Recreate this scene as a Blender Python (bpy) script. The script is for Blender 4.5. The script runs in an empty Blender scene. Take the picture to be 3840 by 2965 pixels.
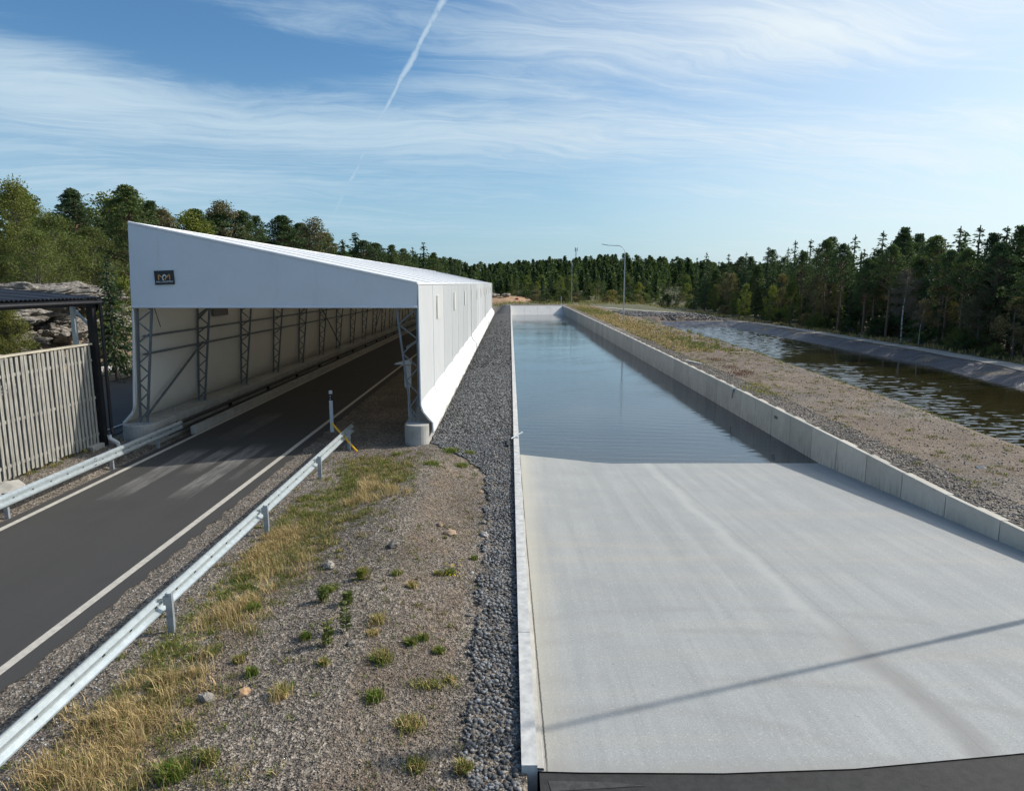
import bpy, math, random
import numpy as np
from mathutils import Vector, noise as mnoise
rng = np.random.default_rng(7); random.seed(7)
S = bpy.context.scene; COL = S.collection
# ------------------------------------------------------------------ camera, sky, sun, exposure
PITCH = math.atan(420.5/2560); YAW = math.atan(8/2560); CAMZ = 5.4
cam = bpy.data.cameras.new('camera'); co = bpy.data.objects.new('camera', cam); COL.objects.link(co)
cam.lens = 24; cam.sensor_width = 36; cam.clip_start = .1; cam.clip_end = 6000
co.location = (0, 0, CAMZ); co.rotation_euler = (math.pi/2-PITCH, 0, -YAW); S.camera = co
SUN_EL = math.radians(34.5); SUN_AZ = math.radians(69.5)          # clockwise from +Y
sv = Vector((math.sin(SUN_AZ)*math.cos(SUN_EL), math.cos(SUN_AZ)*math.cos(SUN_EL), math.sin(SUN_EL)))
sl = bpy.data.lights.new('sun', 'SUN'); sl.energy = 3.55; sl.angle = math.radians(.55); sl.color = (1, .93, .83)
so = bpy.data.objects.new('sun', sl); COL.objects.link(so); so.rotation_euler = sv.to_track_quat('Z', 'Y').to_euler(); so.location = (60, 30, 60)
S.view_settings.view_transform = 'Standard'; S.view_settings.look = 'None'; S.view_settings.exposure = 0.24; S.view_settings.gamma = 1
S.view_settings.use_curve_mapping = False

class NT:
    def __init__(s, tree): s.t = tree; tree.nodes.clear()
    def n(s, typ, ins=None, **kw):
        nd = s.t.nodes.new(typ)
        for k, v in kw.items(): setattr(nd, k, v)
        for k, v in (ins or {}).items():
            if isinstance(v, bpy.types.NodeSocket): s.t.links.new(v, nd.inputs[k])
            else: nd.inputs[k].default_value = v
        return nd
    def m(s, op, a, b=0., c=0., clamp=False):
        return s.n('ShaderNodeMath', {0: a, 1: b, 2: c}, operation=op, use_clamp=clamp).outputs[0]
    def vm(s, op, a, b=(0, 0, 0)):
        nd = s.n('ShaderNodeVectorMath', {0: a, 1: b}, operation=op); return nd.outputs['Value'] if op in ('DOT_PRODUCT', 'LENGTH') else nd.outputs[0]
    def ramp(s, f, stops, interp='LINEAR'):
        nd = s.n('ShaderNodeValToRGB', {0: f}); cr = nd.color_ramp; cr.interpolation = interp
        while len(cr.elements) < len(stops): cr.elements.new(.5)
        for e, (p, c) in zip(cr.elements, stops):
            e.position = p; e.color = (c, c, c, 1) if not hasattr(c, '__len__') else tuple(c)+(1,)
        return nd.outputs[0]
    def mix(s, f, a, b, mode='MIX'):
        nd = s.t.nodes.new('ShaderNodeMix'); nd.data_type = 'RGBA'; nd.blend_type = mode
        for i, v in ((0, f), (6, a), (7, b)):
            if isinstance(v, bpy.types.NodeSocket): s.t.links.new(v, nd.inputs[i])
            else: nd.inputs[i].default_value = tuple(v)+(1,) if hasattr(v, '__len__') and len(v) == 3 else v
        return nd.outputs[2]
    def noise(s, vec, scale, detail=4, rough=.55, dist=0.):
        return s.n('ShaderNodeTexNoise', {'Vector': vec, 'Scale': scale, 'Detail': detail, 'Roughness': rough, 'Distortion': dist}).outputs[0]
    def mapr(s, v, a, b, c=0., d=1., smooth=False):
        return s.n('ShaderNodeMapRange', {0: v, 1: a, 2: b, 3: c, 4: d}, interpolation_type='SMOOTHSTEP' if smooth else 'LINEAR').outputs[0]

def rayv(px, py):                                                  # direction through a pixel of the 2184 x 1686 view
    x = (px*3840/2184-1920)/2560; y = -(py*3840/2184-1482.5)/2560
    F = Vector((math.sin(YAW)*math.cos(PITCH), math.cos(YAW)*math.cos(PITCH), -math.sin(PITCH))); R = Vector((math.cos(YAW), -math.sin(YAW), 0))
    return F+R*x+R.cross(F)*y
def at(px, py, z=0.):
    d = rayv(px, py); t = (z-CAMZ)/d.z; return Vector((0, 0, CAMZ))+d*t
def atY(px, py, Y):
    d = rayv(px, py); return Vector((0, 0, CAMZ))+d*(Y/d.y)

W = bpy.data.worlds.new('World'); S.world = W; W.use_nodes = True
t = NT(W.node_tree)
sky = t.n('ShaderNodeTexSky', sky_type='NISHITA', sun_disc=False, sun_elevation=SUN_EL, sun_rotation=SUN_AZ, air_density=1.0, dust_density=1.2, ozone_density=2.2)
D = t.n('ShaderNodeTexCoord').outputs['Generated']
sx = t.n('ShaderNodeSeparateXYZ', {0: D}); dx, dy, dz = sx.outputs
zz = t.m('ADD', t.m('MAXIMUM', dz, 0.), .10)
u = t.m('DIVIDE', dx, zz); v = t.m('DIVIDE', dy, zz)
pv = t.n('ShaderNodeCombineXYZ', {0: u, 1: v, 2: 0.}).outputs[0]
rot = t.n('ShaderNodeVectorRotate', {'Vector': pv, 'Angle': math.radians(-14)}, rotation_type='Z_AXIS').outputs[0]
warp = t.n('ShaderNodeTexNoise', {'Vector': rot, 'Scale': .7, 'Detail': 5.}).outputs[1]
wv = t.vm('ADD', rot, t.n('ShaderNodeVectorMath', {0: t.vm('SUBTRACT', warp, (.5, .5, .5)), 3: .9}, operation='SCALE').outputs[0])
sA = t.n('ShaderNodeMapping', {'Vector': wv, 'Scale': (.30, 1.25, 1)}).outputs[0]
sB = t.n('ShaderNodeMapping', {'Vector': wv, 'Scale': (1.0, 3.6, 1), 'Rotation': (0, 0, .25)}).outputs[0]
nA = t.noise(sA, 1.15, 8, .55, .4); nB = t.noise(sB, 1.5, 11, .66, 1.3); sD = t.n('ShaderNodeMapping', {'Vector': wv, 'Scale': (.55, 9., 1), 'Rotation': (0, 0, -.06)}).outputs[0]; nD = t.noise(sD, 1.2, 8, .6, .6); nC = t.noise(pv, .5, 3, .5)
el = t.m('ARCSINE', dz); az = t.m('ARCTAN2', dx, dy)
bandc = t.ramp(t.mapr(el, 0, .6), [(0, .18), (.10, .12), (.2, .15), (.35, .20), (.50, .13), (.60, -.0), (.66, -.1), (.75, -.02), (1, .05)])
# base coverage by where the photo carries its cirrus
def blob(a0, e0, ra, re, amp):
    q = t.m('ADD', t.m('POWER', t.m('ABSOLUTE', t.m('DIVIDE', t.m('SUBTRACT', az, a0), ra)), 2.), t.m('POWER', t.m('ABSOLUTE', t.m('DIVIDE', t.m('SUBTRACT', el, e0), re)), 2.))
    return t.m('MULTIPLY', t.m('POWER', 2.718, t.m('MULTIPLY', q, -1.)), amp)
def azel(px, py):
    d = rayv(px, py).normalized(); return math.atan2(d.x, d.y), math.asin(d.z)
cov = t.m('MULTIPLY', bandc, .35)
for px, py, rx, ry, amp in [(350, 240, .45, .06, .12), (900, 290, .5, .04, .09), (60, 150, .14, .06, .15), (640, 45, .12, .03, .2), (1050, 60, .16, .06, .10),
                            (1650, 70, .30, .05, .16), (1500, 270, .25, .03, .12), (2000, 300, .2, .05, .12), (300, 60, .24, .05, -.20), (600, 135, .18, .03, -.16), (1300, 190, .12, .022, -.05),
                            (1800, 215, .25, .03, -.16), (1300, 450, .3, .05, -.06), (250, 370, .35, .03, .10), (900, 180, .3, .03, .04)]:
    a, e = azel(px, py); cov = t.m('ADD', cov, blob(a, e, rx, ry, amp))
cl = t.m('ADD', t.m('ADD', t.m('MULTIPLY', nA, .40), t.m('ADD', t.m('MULTIPLY', nB, .33), t.m('MULTIPLY', nD, .24))), t.m('ADD', cov, t.m('MULTIPLY', t.m('SUBTRACT', nC, .5), .25)))
cl = t.mapr(cl, .46, .84, 0, .92, True)
# contrail: a band along a great circle
d1 = rayv(948, -10).normalized(); d2 = rayv(740, 400).normalized(); dm = rayv(855, 170).normalized()
nn = d1.cross(d2).normalized(); bend = dm.dot(nn)
along = t.mapr(el, math.asin(d2.z), math.asin(d1.z), 0, 1)
bow = t.m('MULTIPLY', t.m('MULTIPLY', along, t.m('SUBTRACT', 1., along)), bend*4)
dist = t.m('SUBTRACT', t.m('SUBTRACT', t.vm('DOT_PRODUCT', D, tuple(nn)), bow), t.m('MULTIPLY', t.m('SUBTRACT', t.noise(D, 16, 5, .6), .5), .014))
wd = t.mapr(along, 0, 1, .0024, .0050)
wd = t.m('MULTIPLY', wd, t.mapr(t.noise(D, 30, 4, .6), .3, .7, .5, 1.3))
con = t.mapr(t.m('DIVIDE', t.m('ABSOLUTE', dist), wd), 1.5, 0.1, 0, 1, True)
con = t.m('MULTIPLY', con, t.m('MULTIPLY', t.mapr(along, -.04, .03, 0, 1), t.mapr(along, 0, .6, .45, .72)))
con = t.m('MULTIPLY', con, t.mapr(t.noise(D, 55, 3, .6), .3, .5, .5, 1))
con = t.m('MULTIPLY', con, t.mapr(dy, 0, .1))
cm = t.m('MAXIMUM', cl, con)
hz = t.mapr(el, 0., .30, .62, 0, True)
sund = t.vm('DOT_PRODUCT', D, tuple(sv))
hazec = t.mix(t.mapr(sund, .2, .95), (3.9, 5.6, 6.9), (7.0, 7.8, 8.2))
skyc = t.mix(1., sky.outputs[0], (.60, .92, 1.10), 'MULTIPLY')
skyc = t.mix(t.mapr(dz, .62, .9, 0, .35), skyc, (6.2, 6.6, 6.8)) if False else skyc
skyc = t.mix(t.m('MULTIPLY', hz, t.mapr(dz, -.2, 0.)), skyc, hazec)
skyc = t.mix(cm, skyc, t.mix(t.mapr(sund, .3, .95), (4.7, 6.0, 7.0), (7.5, 8.0, 8.2)))
skyc = t.mix(t.mapr(sund, .42, 1.0, 0, .7), skyc, (8.6, 9.1, 9.2))
skyc = t.mix(t.mapr(sund, .90, .995, 0, 1, True), skyc, (34, 33, 31))
bg = t.n('ShaderNodeBackground', {0: skyc, 1: .10}); t.n('ShaderNodeOutputWorld', {0: bg.outputs[0]})

# ------------------------------------------------------------------ helpers
MATS = {}
def principled(t, color, rough=.8, bump=None, bs=.3, bd=.02, **kw):
    ins = {'Base Color': color if isinstance(color, bpy.types.NodeSocket) else tuple(color)+(1,), 'Roughness': rough}
    ins.update(kw)
    if bump is not None: ins['Normal'] = t.n('ShaderNodeBump', {'Height': bump, 'Strength': bs, 'Distance': bd}).outputs[0]
    return t.n('ShaderNodeBsdfPrincipled', ins)
def newmat(name):
    m = bpy.data.materials.new(name); m.use_nodes = True; MATS[name] = m; return NT(m.node_tree)
def out(t, sh): t.n('ShaderNodeOutputMaterial', {0: sh})
def pos(t): return t.n('ShaderNodeNewGeometry').outputs['Position']
def simple(name, c1, c2, scale=3., rough=.7, metal=0., bs=.2, bscale=40., stretch=(1, 1, 1), lo=.3, hi=.7, bd=.01):
    t = newmat(name); P = t.n('ShaderNodeMapping', {'Vector': pos(t), 'Scale': stretch}).outputs[0]
    c = t.mix(t.mapr(t.noise(P, scale, 6, .65), lo, hi), c1, c2)
    b = principled(t, c, rough, t.noise(P, bscale, 4, .6), bs, bd, Metallic=metal); out(t, b.outputs[0]); return MATS[name]

def mesh(name, V, F, m=None, parent=None, smooth=False, loc=None, kind=None, col=None, link=True):
    V = np.asarray(V, dtype=np.float32).reshape(-1, 3)
    me = bpy.data.meshes.new(name)
    if isinstance(F, np.ndarray):
        n, k = F.shape; me.vertices.add(len(V)); me.vertices.foreach_set('co', V.ravel()); me.loops.add(n*k); me.loops.foreach_set('vertex_index', F.astype(np.int32).ravel())
        me.polygons.add(n); me.polygons.foreach_set('loop_start', np.arange(0, n*k, k, dtype=np.int32))
        try: me.polygons.foreach_set('loop_total', np.full(n, k, dtype=np.int32))
        except Exception: pass
        me.update(calc_edges=True)
    else: me.from_pydata([tuple(map(float, p)) for p in V], [], [tuple(int(i) for i in f) for f in F]); me.update()
    if col is not None:
        a = me.attributes.new('tint', 'FLOAT_COLOR', 'POINT'); a.data.foreach_set('color', np.c_[col, np.ones(len(V))].astype(np.float32).ravel())
    if smooth: me.polygons.foreach_set('use_smooth', np.ones(len(me.polygons), dtype=bool))
    if m: me.materials.append(MATS[m] if isinstance(m, str) else m)
    o = bpy.data.objects.new(name, me)
    if link: COL.objects.link(o)
    if parent: o.parent = parent
    if loc is not None: o.location = loc
    if kind: o['kind'] = kind
    return o
def tag(o, label=None, cat=None, group=None, kind=None):
    for k, v in (('label', label), ('category', cat), ('group', group), ('kind', kind)):
        if v: o[k] = v
    return o
def empty(name, loc=(0, 0, 0), rz=0): 
    o = bpy.data.objects.new(name, None); o.location = loc; o.rotation_euler = (0, 0, rz); o.empty_display_size = .3; COL.objects.link(o); return o
class B:
    """collects simple shapes for one mesh"""
    def __init__(s): s.V = []; s.F = []
    def add(s, V, F): 
        k = len(s.V); s.V += [tuple(v) for v in V]; s.F += [tuple(i+k for i in f) for f in F]; return s
    def box(s, a, b, bev=0.):
        x0, y0, z0 = a; x1, y1, z1 = b
        if bev:
            V = []
            for z, i in ((z0, bev), (z0+bev, 0), (z1-bev, 0), (z1, bev)): V += [(x0+i, y0+i, z), (x1-i, y0+i, z), (x1-i, y1-i, z), (x0+i, y1-i, z)]
            F = [(3, 2, 1, 0), (12, 13, 14, 15)]
            for l in range(3):
                for k in range(4): F.append((l*4+k, l*4+(k+1) % 4, l*4+4+(k+1) % 4, l*4+4+k))
            return s.add(V, F)
        return s.add([(x0, y0, z0), (x1, y0, z0), (x1, y1, z0), (x0, y1, z0), (x0, y0, z1), (x1, y0, z1), (x1, y1, z1), (x0, y1, z1)],
                     [(3, 2, 1, 0), (4, 5, 6, 7), (0, 1, 5, 4), (1, 2, 6, 5), (2, 3, 7, 6), (3, 0, 4, 7)])
    def bar(s, p, q, w, h=None):
        p, q = Vector(p), Vector(q); d = (q-p).normalized(); h = h or w
        a = d.cross(Vector((0, 0, 1)) if abs(d.z) < .95 else Vector((0, 1, 0))).normalized(); b = a.cross(d)
        V = [r+a*(i*w/2)+b*(j*h/2) for r in (p, q) for i, j in ((-1, -1), (1, -1), (1, 1), (-1, 1))]
        return s.add(V, [(3, 2, 1, 0), (4, 5, 6, 7), (0, 1, 5, 4), (1, 2, 6, 5), (2, 3, 7, 6), (3, 0, 4, 7)])
    def tube(s, pts, rad, n=8, cap=True):
        pts = [Vector(p) for p in pts]; rad = rad if hasattr(rad, '__len__') else [rad]*len(pts); V = []; F = []; m = len(pts)
        for i, p in enumerate(pts):
            d = (pts[min(i+1, m-1)]-pts[max(i-1, 0)]).normalized(); a = d.cross(Vector((.3, .9, .1)) if abs(d.z) > .9 else Vector((0, 0, 1))).normalized(); b = d.cross(a)
            V += [p+(a*math.cos(k*2*math.pi/n)+b*math.sin(k*2*math.pi/n))*rad[i] for k in range(n)]
        for i in range(m-1):
            for k in range(n): F.append((i*n+k, i*n+(k+1) % n, i*n+n+(k+1) % n, i*n+n+k))
        if cap: F += [tuple(range(n))[::-1], tuple(range((m-1)*n, m*n))]
        return s.add(V, F)
    def extrude(s, prof, y0, y1, closed=True):
        """profile (x,z) extruded along y"""
        n = len(prof); V = [(x, y, z) for y in (y0, y1) for x, z in prof]
        F = [(i, (i+1) % n, n+(i+1) % n, n+i) for i in range(n if closed else n-1)]
        if closed: F += [tuple(range(n))[::-1], tuple(range(n, 2*n))]
        return s.add(V, F)
    def o(s, name, m, parent=None, **k): return mesh(name, s.V, s.F, m, parent, **k)
def sm(a, b, x): x = np.clip((x-a)/(b-a), 0, 1); return x*x*(3-2*x)
_n = [(rng.uniform(-1, 1, 2), rng.uniform(0, 6.28)) for _ in range(24)]
def fbm(x, y, sc=1.):
    r = 0
    for i, (k, p) in enumerate(_n):
        f = .35*1.28**i*sc; r = r+np.sin((x*k[0]+y*k[1])*f*2+p+1.3*np.sin(y*k[0]*f+p*2))*(.8**i)
    return r/3.
def inpoly(x, y, poly):
    x = np.asarray(x); y = np.asarray(y); c = np.zeros(x.shape, bool); n = len(poly)
    for i in range(n):
        x0, y0 = poly[i]; x1, y1 = poly[(i+1) % n]
        if y0 == y1: continue
        c ^= ((y0 > y) != (y1 > y)) & (x < (x1-x0)*(y-y0)/(y1-y0)+x0)
    return c
def PV(pts, z=0.): return [tuple(at(a, b, z))[:2] for a, b in pts]

# ------------------------------------------------------------------ materials
t = newmat('ground'); P = pos(t)
A = t.n('ShaderNodeAttribute', attribute_name='tint'); ac = t.n('ShaderNodeSeparateColor', {0: A.outputs[0]}).outputs
vo = t.n('ShaderNodeTexVoronoi', {'Vector': P, 'Scale': 42.}); sp = t.n('ShaderNodeSeparateColor', {0: vo.outputs['Color']}).outputs
vo2 = t.n('ShaderNodeTexVoronoi', {'Vector': P, 'Scale': 13.}); sp2 = t.n('ShaderNodeSeparateColor', {0: vo2.outputs['Color']}).outputs
grey = t.ramp(t.m('ADD', t.m('MULTIPLY', sp[0], .7), t.m('MULTIPLY', sp2[0], .3)), [(.1, (.036, .032, .028)), (.45, (.138, .115, .092)), (.75, (.275, .234, .188)), (1, (.48, .43, .37))])
soil = t.ramp(t.m('ADD', t.m('MULTIPLY', sp[1], .5), t.m('MULTIPLY', t.noise(P, 2.5, 6, .7), .6)), [(.2, (.045, .033, .025)), (.5, (.15, .112, .082)), (.72, (.28, .215, .155)), (1, (.44, .36, .27))])
n1 = t.noise(P, 1.3, 7, .7); n2 = t.noise(P, 6, 5, .7); n3 = t.noise(P, .35, 5, .6)
fs = t.m('ADD', ac[0], t.m('MULTIPLY', t.m('SUBTRACT', n1, .5), 1.2)); c = t.mix(t.mapr(fs, .35, .65), grey, soil)
dryc = t.mix(n2, (.20, .14, .065), (.52, .40, .21)); grc = t.mix(n2, (.035, .055, .012), (.12, .15, .035))
fd = t.m('ADD', ac[2], t.m('MULTIPLY', t.m('SUBTRACT', n2, .5), 1.5)); c = t.mix(t.mapr(fd, .45, .7), c, dryc)
fg = t.m('ADD', ac[1], t.m('MULTIPLY', t.m('SUBTRACT', t.noise(P, 3.1, 6, .75), .5), 1.6)); c = t.mix(t.mapr(fg, .45, .7), c, grc)
c = t.mix(1., c, t.ramp(n3, [(.3, .62), (.7, 1.2)]), 'MULTIPLY')
b = principled(t, c, .95, t.m('ADD', t.m('MULTIPLY', vo.outputs[0], .6), t.m('ADD', t.m('MULTIPLY', vo2.outputs[0], 1.2), n2)), .8, .03); out(t, b.outputs[0])

t = newmat('gravel_bed'); P = pos(t)
vo = t.n('ShaderNodeTexVoronoi', {'Vector': P, 'Scale': 11.}); s1 = t.n('ShaderNodeSeparateColor', {0: vo.outputs['Color']}).outputs
c = t.ramp(s1[0], [(0, (.02, .02, .022)), (.4, (.08, .08, .083)), (.75, (.19, .19, .19)), (1, (.42, .42, .41))])
c = t.mix(t.mapr(vo.outputs[0], 0., .55), c, t.mix(.8, c, (.015, .015, .016)))
c = t.mix(1., c, t.ramp(t.noise(P, .5, 4, .6), [(.3, .8), (.7, 1.2)]), 'MULTIPLY')
out(t, principled(t, c, .85, t.m('MULTIPLY', vo.outputs[0], -1.), 1., .06).outputs[0])

for nm, lo_, hi_ in (('stone_dark', .5, 1.), ('pebble', .7, 1.)):
    t = newmat(nm); A = t.n('ShaderNodeAttribute', attribute_name='tint')
    c = t.mix(1., A.outputs[0], t.ramp(t.noise(pos(t), 45, 3, .6), [(.3, .7), (.7, 1.25)]), 'MULTIPLY'); out(t, principled(t, c, .8).outputs[0])

t = newmat('asphalt'); P = pos(t); xs = t.n('ShaderNodeSeparateXYZ', {0: P}).outputs
st = t.n('ShaderNodeMapping', {'Vector': P, 'Scale': (2.2, .12, 1)}).outputs[0]
c = t.mix(t.noise(st, 1.2, 5, .6), (.020, .0195, .0195), (.038, .0365, .036))
c = t.mix(t.m('MULTIPLY', t.noise(P, 130, 2, .5), .6), c, (.09, .088, .085))
# dried dusty wheel smears near the hall mouth
wm = t.m('MULTIPLY', t.mapr(xs[1], 14.2, 17., 0, 1, True), t.mapr(xs[1], 25, 20.5, 0, 1, True))
ridge = t.mapr(t.noise(t.n('ShaderNodeMapping', {'Vector': P, 'Scale': (5., .5, 1)}).outputs[0], 2.0, 7, .7), .33, .62, .1, 1.)
xw = t.m('ADD', xs[0], t.m('MULTIPLY', t.m('SUBTRACT', t.noise(P, 1.1, 3, .5), .5), .08))
strip = 0.
for x_, w_, a_, y0_, y1_ in ((-10.15, .36, .85, 16.9, 21.6), (-8.45, .34, 1., 17.0, 22.3), (-9.25, .30, .75, 19.3, 22.0), (-7.75, .12, .4, 18.5, 21.5), (-9.9, .5, .35, 23.5, 28)):
    m_ = t.m('MULTIPLY', t.mapr(t.m('ABSOLUTE', t.m('SUBTRACT', xw, x_)), w_, w_*.8, 0, a_), t.m('MULTIPLY', t.mapr(t.m('ADD', xs[1], t.m('MULTIPLY', t.noise(P, 5, 4), .9)), y0_, y0_+1.6), t.mapr(xs[1], y1_+.5, y1_-.3)))
    strip = t.m('MAXIMUM', strip, m_)
c = t.mix(t.m('MULTIPLY', t.m('MULTIPLY', strip, ridge), .75), c, (.30, .295, .28))
wt = t.m('ABSOLUTE', t.m('SUBTRACT', t.m('ABSOLUTE', t.m('ADD', xs[0], 9.25)), .9)); c = t.mix(t.mapr(wt, .45, .05, 0, .3, True), c, (.05, .048, .047))
pt = t.ramp(t.noise(P, .33, 4, .55), [(.5, 0.), (.62, 1.)]); c = t.mix(t.m('MULTIPLY', pt, .25), c, (.026, .025, .025))
out(t, principled(t, c, .82, t.noise(P, 110, 2, .5), .35, .006).outputs[0])
simple('asphalt_dark', (.014, .014, .014), (.034, .033, .033), 9, .8, 0, .5, 90)
simple('worn_paint', (.02, .02, .02), (.07, .07, .07), 12, .8)
t = newmat('line_paint'); P = pos(t)
c = t.mix(t.mapr(t.noise(P, 9, 7, .75), .3, .75), (.60, .57, .50), (.33, .31, .28)); out(t, principled(t, c, .7).outputs[0])

t = newmat('slab'); P = pos(t); xs = t.n('ShaderNodeSeparateXYZ', {0: P}).outputs
st = t.n('ShaderNodeMapping', {'Vector': P, 'Scale': (2.6, .10, 1), 'Rotation': (0, 0, .05)}).outputs[0]
sb = t.n('ShaderNodeMapping', {'Vector': P, 'Scale': (.10, 1.6, 1)}).outputs[0]
c = t.mix(t.mapr(t.noise(st, 1.1, 8, .68), .3, .7), (.285, .30, .298), (.385, .395, .388))
c = t.mix(t.mapr(t.noise(sb, .9, 5, .55), .5, .72, 0, .5), c, (.42, .385, .325))
c = t.mix(t.mapr(t.noise(P, .45, 6, .65), .42, .68, 0, .7), c, (.285, .298, .298))
for cx, cy, rr in ((3.2, 2.4, 8.1), (3.6, 1.2, 10.2), (2.0, -3., 12.0), (1.5, 4., 4.2)):                # broom and tyre arcs
    q = t.m('ABSOLUTE', t.m('SUBTRACT', t.m('SQRT', t.m('ADD', t.m('POWER', t.m('SUBTRACT', xs[0], cx), 2.), t.m('POWER', t.m('MAXIMUM', t.m('SUBTRACT', xs[1], cy), 0.), 2.))), rr))
    c = t.mix(t.m('MULTIPLY', t.mapr(q, .22, .0, 0, .42, True), t.mapr(t.noise(P, .7, 4, .6), .38, .56)), c, (.275, .27, .255))
c = t.mix(t.mapr(t.noise(P, 55, 3, .7), .50, .68, 0, .62), c, (.20, .205, .205))
c = t.mix(t.mapr(t.noise(P, 33, 3, .7), .58, .70, 0, .5), c, (.62, .62, .60))
pits = t.ramp(t.n('ShaderNodeTexVoronoi', {'Vector': P, 'Scale': 3.2}).outputs[0], [(.035, 1.), (.06, 0.)]); c = t.mix(t.m('MULTIPLY', pits, .5), c, (.12, .12, .12))
c = t.mix(t.mapr(xs[0], 1.0, .35, 0, .35, True), c, (.45, .41, .32))
wob = t.m('MULTIPLY', t.m('SUBTRACT', t.noise(P, .8, 4, .6), .5), .5)
seam = t.m('ABSOLUTE', t.m('SUBTRACT', t.m('ADD', xs[0], wob), t.mapr(xs[1], 7, 25, 5.35, 5.0)))
c = t.mix(t.mapr(seam, .26, .02, 0, .28, True), c, (.54, .54, .52))
g2 = t.m('ABSOLUTE', t.m('SUBTRACT', t.m('ADD', xs[0], t.m('MULTIPLY', wob, 1.3)), t.mapr(xs[1], 6, 11, 5.7, 5.3)))
c = t.mix(t.m('MULTIPLY', t.mapr(g2, .42, .05, 0, .55, True), t.mapr(xs[1], 11.5, 9.3, 0, 1, True)), c, (.20, .195, .185))
sm2 = t.m('ABSOLUTE', t.m('SUBTRACT', t.m('ADD', xs[0], t.m('MULTIPLY', wob, .2)), t.mapr(xs[1], 7, 25, 5.62, 5.35)))
c = t.mix(t.mapr(sm2, .02, .0, 0, .35), c, (.2, .2, .2))
e2 = t.m('ABSOLUTE', t.m('SUBTRACT', t.m('ADD', xs[0], t.m('MULTIPLY', t.noise(P, 14, 4, .7), .03)), t.mapr(xs[1], 6.8, 16, .435, .40)))
c = t.mix(t.mapr(e2, .016, .006), c, (.07, .065, .06))
c = t.mix(t.m('MULTIPLY', t.mapr(t.m('ADD', t.m('ADD', xs[1], t.mapr(xs[0], .3, 3.7, -1.75, 0)), t.m('MULTIPLY', t.noise(P, 2.2, 6, .7), .5)), 24.75, 25.1, 0, 1, True), .8), c, (.13, .125, .10))
c = t.mix(t.m('MULTIPLY', t.mapr(t.m('ADD', xs[1], t.m('MULTIPLY', t.noise(P, 2.5, 6, .7), .5)), 7.45, 7.2), .45), c, (.27, .26, .24))
out(t, principled(t, c, .8, t.m('ADD', t.noise(P, 90, 3, .6), t.m('MULTIPLY', t.noise(st, 3, 3), 2.)), .35, .006).outputs[0])

t = newmat('concrete_wall'); P = pos(t); xs = t.n('ShaderNodeSeparateXYZ', {0: P}).outputs; oi = t.n('ShaderNodeObjectInfo').outputs['Random']
c = t.mix(t.mapr(t.noise(P, 1.1, 6, .65), .3, .7), (.43, .41, .355), (.55, .525, .46))
c = t.mix(1., c, t.mix(oi, (.88, .88, .87), (1.08, 1.07, 1.05)), 'MULTIPLY')
drip = t.noise(t.n('ShaderNodeMapping', {'Vector': P, 'Scale': (1, 5, .5)}).outputs[0], 2.2, 5, .7)
c = t.mix(t.m('MULTIPLY', t.mapr(drip, .48, .64), t.mapr(xs[2], -1.3, -.25, .8, .0)), c, (.16, .15, .125))
c = t.mix(t.mapr(t.noise(P, 3.7, 7, .75), .60, .72, 0, .5), c, (.24, .245, .25))
out(t, principled(t, c, .85, t.noise(P, 22, 5, .65), .2, .01).outputs[0])
simple('concrete', (.30, .29, .27), (.46, .45, .42), 2.2, .85)
simple('concrete_pale', (.42, .42, .41), (.62, .62, .60), 5, .8, lo=.35, hi=.65)
simple('galv', (.40, .46, .49), (.56, .62, .65), 7, .42, .55, .06, 60)
simple('galv_dark', (.30, .34, .38), (.42, .46, .50), 9, .5, .5, .08, 60)
simple('truss_steel', (.12, .14, .16), (.18, .205, .225), 5, .5, .3, .05)
simple('bark_grey', (.09, .08, .065), (.2, .18, .15), 4, .9, 0, .5, 12, (1, 1, .3))
simple('seam_grey', (.46, .48, .50), (.56, .58, .60), 4, .6)
simple('rail_black', (.008, .008, .009), (.02, .02, .02), 5, .5)
simple('black_plastic', (.01, .01, .012), (.025, .025, .028), 5, .4)
simple('white_plastic', (.62, .62, .62), (.75, .75, .74), 9, .45)
simple('yellow_paint', (.80, .42, .01), (.88, .50, .02), 9, .45)
simple('blue_cap', (.02, .12, .4), (.04, .2, .5), 9, .4)
simple('red_paint', (.35, .02, .02), (.45, .03, .03), 9, .5)
simple('grey_box', (.38, .38, .37), (.5, .5, .49), 9, .6)
simple('timber', (.15, .145, .13), (.42, .41, .37), 5.5, .85, 0, .5, 30, (6, 6, .5), .32, .68)
simple('timber_cap', (.36, .33, .26), (.52, .48, .39), 3, .8, 0, .3, 30, (2, .5, 2))
simple('roof_black', (.020, .021, .024), (.045, .047, .052), 3, .42, .2, .2)
simple('post_black', (.010, .010, .012), (.022, .022, .024), 3, .5, .2, .2)
simple('rock', (.07, .062, .052), (.34, .31, .27), 1.6, .9, 0, 1., 5, (1, 1, 2.2), .33, .62, .15)
simple('tan_rock', (.27, .18, .12), (.40, .29, .20), 6, .9, 0, .5)
simple('pale_rock', (.28, .265, .25), (.40, .38, .36), 6, .9, 0, .5)
simple('clay', (.30, .17, .09), (.50, .34, .2), .8, .9, 0, .6, 6)
simple('gravel_path', (.24, .225, .20), (.42, .40, .36), 3.5, .95, 0, .5, 20)
simple('bark_pine', (.10, .065, .045), (.21, .14, .10), 5, .9, 0, .6, 12, (1, 1, .3))
simple('bark_spruce', (.06, .05, .042), (.13, .11, .09), 6, .9)
t = newmat('bark_birch'); P = pos(t)
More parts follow.
